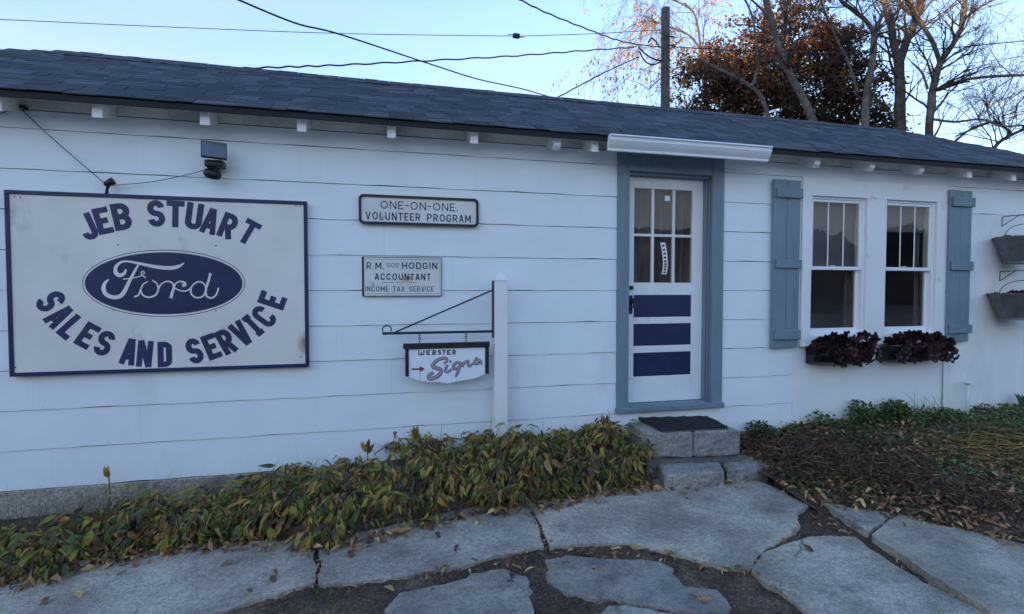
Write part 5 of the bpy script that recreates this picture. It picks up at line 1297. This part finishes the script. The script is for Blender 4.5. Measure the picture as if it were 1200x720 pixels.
def traced_tree(name, label, dist, limbs, seed, twig_lvl=3, tl=1.4, droop=0., mat='bark', density=1.0, cat='tree', leafmat_=None):
    t = thing(name, label, cat, 'bare trees behind the building' if leafmat_ is None else None); rr = random.Random(seed)
    tk = MB(); tw = MB(); lf = []
    for li, (pts, r0, r1, dd) in enumerate(limbs):
        P3 = smooth_pts([tuple(far(x, y, dist+dd*(i/(len(pts)-1)))) for i, (x, y) in enumerate(pts)], 5)
        if li == 0:
            f0 = Vector(P3[0]); P3 = [(f0.x-(Vector(P3[1])-f0).x*2, f0.y, -.1)]+P3
        k = len(P3); rad = [(r0+(r1-r0)*i/(k-1))*.86*dist/F_PX*(1.25 if (li == 0 and i == 0) else 1) for i in range(k)]
        P3 = [Vector(p)+Vector((rr.uniform(-1, 1), 0, 0))*rad[i]*.10 for i, p in enumerate(P3)]
        tk.tube(P3, rad, 10)
        m_ = max(2, int(len(P3)*.5*density))
        for _ in range(m_):
            i = rr.randint(max(1, k//5) if li else k//3, k-1); d = (Vector(P3[i])-Vector(P3[i-1])).normalized()
            d = (d*.5+Vector((rr.uniform(-1, 1), rr.uniform(-1, .6), rr.uniform(-.3, .9)))).normalized()
            grow(tw, Vector(P3[i]), d, tl*rr.uniform(.6, 1.3), max(.012, min(.05, rad[i]*.35)), twig_lvl, rr, droop, .5, (2, 4), .005, lf)
    tk.build('trunk', mat, t, smooth=True); tw.build('crown', 'twig', t)
    if leafmat_:
        n = len(lf); A = np.array([tuple(p) for p in lf]); A = A[rng.integers(0, n, leafmat_[1])]+rng.normal(0, .05, (leafmat_[1], 3))
        D = rng.normal(0, .5, (len(A), 3)); D[:, 2] = -1; ln = rng.uniform(*leafmat_[2], len(A))
        leaves('leaf_mass', leafmat_[0], A, D, rng.normal(0, 1, (len(A), 3)), ln, ln*.4, .2, t)['kind'] = 'stuff'
    return t
traced_tree('bare_tree', 'thick forked bare trunk right of the brown leaved tree', 19, [
    ([(1055, 200), (1055, 120), (1053, 70)], 7.0, 6.0, 0), ([(1053, 75), (1047, 50), (1043, 20), (1036, 0), (1030, -40)], 5, 3.5, -.5), ([(1054, 72), (1062, 50), (1072, 25), (1080, 0), (1090, -40)], 5.5, 4, .5),
    ([(1046, 100), (1038, 86), (1028, 78)], 1.5, .8, -.6), ([(1075, 22), (1062, 12), (1050, 0), (1040, -8)], 2.5, 1.5, .4)], 3, 3, 1.5)
traced_tree('bare_tree', 'slimmer forked bare tree rising at the right end of the roof', 18, [
    ([(1088, 200), (1089, 150), (1092, 108)], 5, 4.5, 0), ([(1092, 110), (1098, 85), (1103, 72)], 4.5, 4, 0), ([(1102, 75), (1093, 50), (1080, 28), (1068, 5), (1055, -20)], 2.8, 2, .6),
    ([(1103, 72), (1118, 50), (1128, 28), (1131, 0), (1133, -20)], 3.4, 2.4, -.5), ([(1130, 22), (1150, 8), (1172, -4)], 1.7, 1, .3), ([(1100, 106), (1125, 95), (1160, 90), (1205, 88), (1250, 84)], 2.2, 1.4, -1),
    ([(1087, 104), (1080, 85), (1068, 73)], 1.6, .9, .5), ([(1092, 140), (1120, 143), (1150, 140), (1175, 148), (1210, 146)], 1.6, 1, -.5)], 5, 3, 1.5, density=1.2)
traced_tree('bare_tree', 'pale bare trunk standing directly against the brown leaved tree', 17.5, [
    ([(1013, 190), (1015, 120), (1022, 75), (1025, 38)], 5.2, 4, 0), ([(1025, 40), (1015, 25), (1000, 12), (985, 0), (978, -20)], 3, 2, -.4), ([(1025, 38), (1033, 20), (1042, 0)], 3, 2.2, .4),
    ([(1005, 110), (995, 75), (980, 45), (965, 10), (960, -10)], 1.8, 1.2, -.5)], 7, 3, 1.3)
traced_tree('bare_tree', 'grey leaning bare trunk crossing the brown leaved tree', 16.5, [
    ([(965, 180), (948, 130), (925, 85), (910, 45), (897, 0), (890, -20)], 5.5, 3.2, 0), ([(903, 30), (893, 12), (875, -5)], 1.8, 1, .4), ([(912, 180), (895, 120), (878, 100), (850, 85), (820, 70)], 3.2, 1.6, .5),
    ([(883, 100), (888, 70), (885, 40), (880, 15), (868, -10)], 2, 1.2, .2), ([(930, 90), (915, 75), (905, 65)], 2, 1.5, .4), ([(910, 55), (922, 30), (920, 0)], 1.8, 1, -.2)], 9, 2, 1.2, density=.7)
traced_tree('bare_tree', 'crooked low bare boughs at the far right edge above the roof', 20, [
    ([(1150, 200), (1168, 170), (1186, 158), (1205, 150)], 2.6, 1.8, 0), ([(1186, 158), (1175, 148), (1160, 144), (1120, 160)], 1.8, 1, .5), ([(1200, 152), (1215, 120), (1240, 90)], 1.8, 1.2, -.5), ([(1120, 165), (1140, 150), (1165, 142)], 1.6, .9, .3)], 12, 3, 1.6, density=1.6)
traced_tree('weeping_tree', 'thin drooping tree with sparse peach coloured leaves behind the pole', 24, [
    ([(835, 200), (828, 120), (822, 60)], 3, 2.4, 0), ([(822, 60), (808, 42), (785, 32), (760, 25), (740, 30)], 1.6, .8, 1), ([(822, 65), (815, 20), (800, 5), (765, -8), (745, -12)], 1.6, .8, 1), ([(800, 45), (780, 62), (760, 80)], 1.0, .5, 1), ([(822, 90), (800, 78), (775, 92), (760, 105)], 1.2, .6, -1)],
    15, 3, 2.2, .16, 'twig', 1.6, leafmat_=('peach', 2600, (.07, .18)))

# brown leaved tree
bt = thing('brown_leaved_tree', 'dense rounded tree with dark brown autumn leaves and amber glints', 'tree')
BD = 21.5
def at(px, py): return far(px, py, BD)
base_ = at(930, 300); base_.z = -.1
tk = MB(); rr = random.Random(4)
tp_ = at(925, 120); tk.tube([base_, (base_+tp_)/2, tp_, at(922, 60), at(918, 10)], [.3, .24, .18, .11, .05], 8)
lobes = [(845, 130, 62, 62), (870, 75, 55, 50), (925, 40, 48, 42), (960, 75, 55, 50), (1000, 120, 48, 45), (910, 120, 75, 55), (960, 140, 65, 45), (820, 165, 55, 40), (1015, 165, 42, 35), (985, 60, 30, 25), (830, 90, 30, 28)]
tw = MB()
for cx, cy, rx, ry in lobes:
    p = at(cx, cy); q_ = tp_ if cy > 60 else at(922, 60); tk.tube([q_, (q_+p)/2+Vector((0, .3, .2)), p], [.10, .07, .03], 6)
    for _ in range(9): grow(tw, p, Vector((rr.uniform(-1, 1), rr.uniform(-1, 1), rr.uniform(-.6, 1))).normalized(), 1.0, .03, 2, rr)
tk.build('trunk', 'bark', bt, smooth=True); tw.build('branches', 'twig', bt)
PL = []; ar = sum(rx*ry for *_, rx, ry in lobes)
for cx, cy, rx, ry in lobes:
    c = at(cx, cy); k = int(600*rx*ry/ar)+6
    for _ in range(k):
        v = np.random.default_rng(rr.randrange(10**9)).normal(size=3); v /= np.linalg.norm(v); s = rr.random()**.33
        sx = BD/F_PX; cc = np.array([c.x+v[0]*rx*sx*s, c.y+v[1]*rx*sx*s*.8, c.z+v[2]*ry*sx*s])
        m_ = rr.randint(40, 90); PL.append(cc+rng.normal(0, 1, (m_, 3))*np.array([.26, .26, .17])*rr.uniform(.7, 1.2))
A = np.concatenate(PL); n = len(A); D = rng.normal(0, 1, (n, 3)); ln = rng.uniform(.10, .21, n)
leaves('leaf_mass', 'magnolia', A, D, rng.normal(0, 1, (n, 3)), ln, ln*.45, .2, bt)['kind'] = 'stuff'
AM = []
for (cx, cy, s, k) in ((800, 66, .25, 150), (815, 72, .2, 90), (800, 100, .12, 50), (905, 92, .28, 110), (945, 82, .25, 80), (985, 95, .22, 60), (895, 88, .15, 60)):
    p = far(cx, cy, BD-1.6); AM.append(np.array(p)+rng.normal(0, s, (k, 3)))
A = np.concatenate(AM); n = len(A); ln = rng.uniform(.09, .18, n)
leaves('amber_leaf_mass', 'amber', A, rng.normal(0, 1, (n, 3)), rng.normal(0, 1, (n, 3)), ln, ln*.45, .2, bt)['kind'] = 'stuff'

# unseen rise added behind the camera to keep the low sun off the yard
nx, ny = 230, 8; hv = []
for i in range(nx):
    az = math.radians(-285+235*i/(nx-1)); Rr = 66+4*math.sin(i*.3); H = 10.8*(1-.15*math.cos(az*2.0+1))+.9*math.sin(i*.9)+.6*math.sin(i*2.3)+7.0*math.exp(-((math.degrees(az)+125)/16)**2)  # last term: knoll added towards the sun to shade the trees
    for j in range(ny):
        t = j/(ny-1); R2_ = Rr+40*t; hv.append((math.sin(az)*R2_, math.cos(az)*R2_, -.2+H*math.sin(t*math.pi)**.6+(rs.uniform(-.7, .7) if 0 < j < ny-1 else 0)))
idx = np.arange(nx*ny).reshape(nx, ny); q_ = np.stack([idx[:-1, :-1], idx[1:, :-1], idx[1:, 1:], idx[:-1, 1:]], -1).reshape(-1, 4)
tag(link('sun_block_hill', np_mesh('sun_block_hill', hv, q_, ['sun_block_hill'], smooth=False)), kind='structure')
# building across the lane (seen mirrored in the panes)
ob = thing('brick_building', 'plain brown brick building across the lane, mirrored in the window panes', 'building')
box('wall', 'brick', (-12, -40, -.1), (34, -28, 4.6), ob, 0)
MB().add([(-12.5, -40.5, 4.6), (34.5, -40.5, 4.6), (34.5, -27.5, 4.6), (-12.5, -27.5, 4.6), (-12.5, -34, 6.6), (34.5, -34, 6.6)], [(0, 3, 2, 1), (0, 1, 5, 4), (2, 3, 4, 5), (0, 4, 3), (1, 2, 5)]).build('roof', 'felt', ob)
for i in range(8):
    x = -9+i*5; f = box('window', 'vinyl', (x, -28.0, 1.1), (x+1.3, -27.94, 2.7), ob, 0); MB().box((x+.08, -27.94, 1.18), (x+1.22, -27.92, 2.62)).build('pane', 'solar', f)
print('objects', len(bpy.data.objects), 'ridge', YR, ZR, XRL, XRR, 'ends', XL, XR)
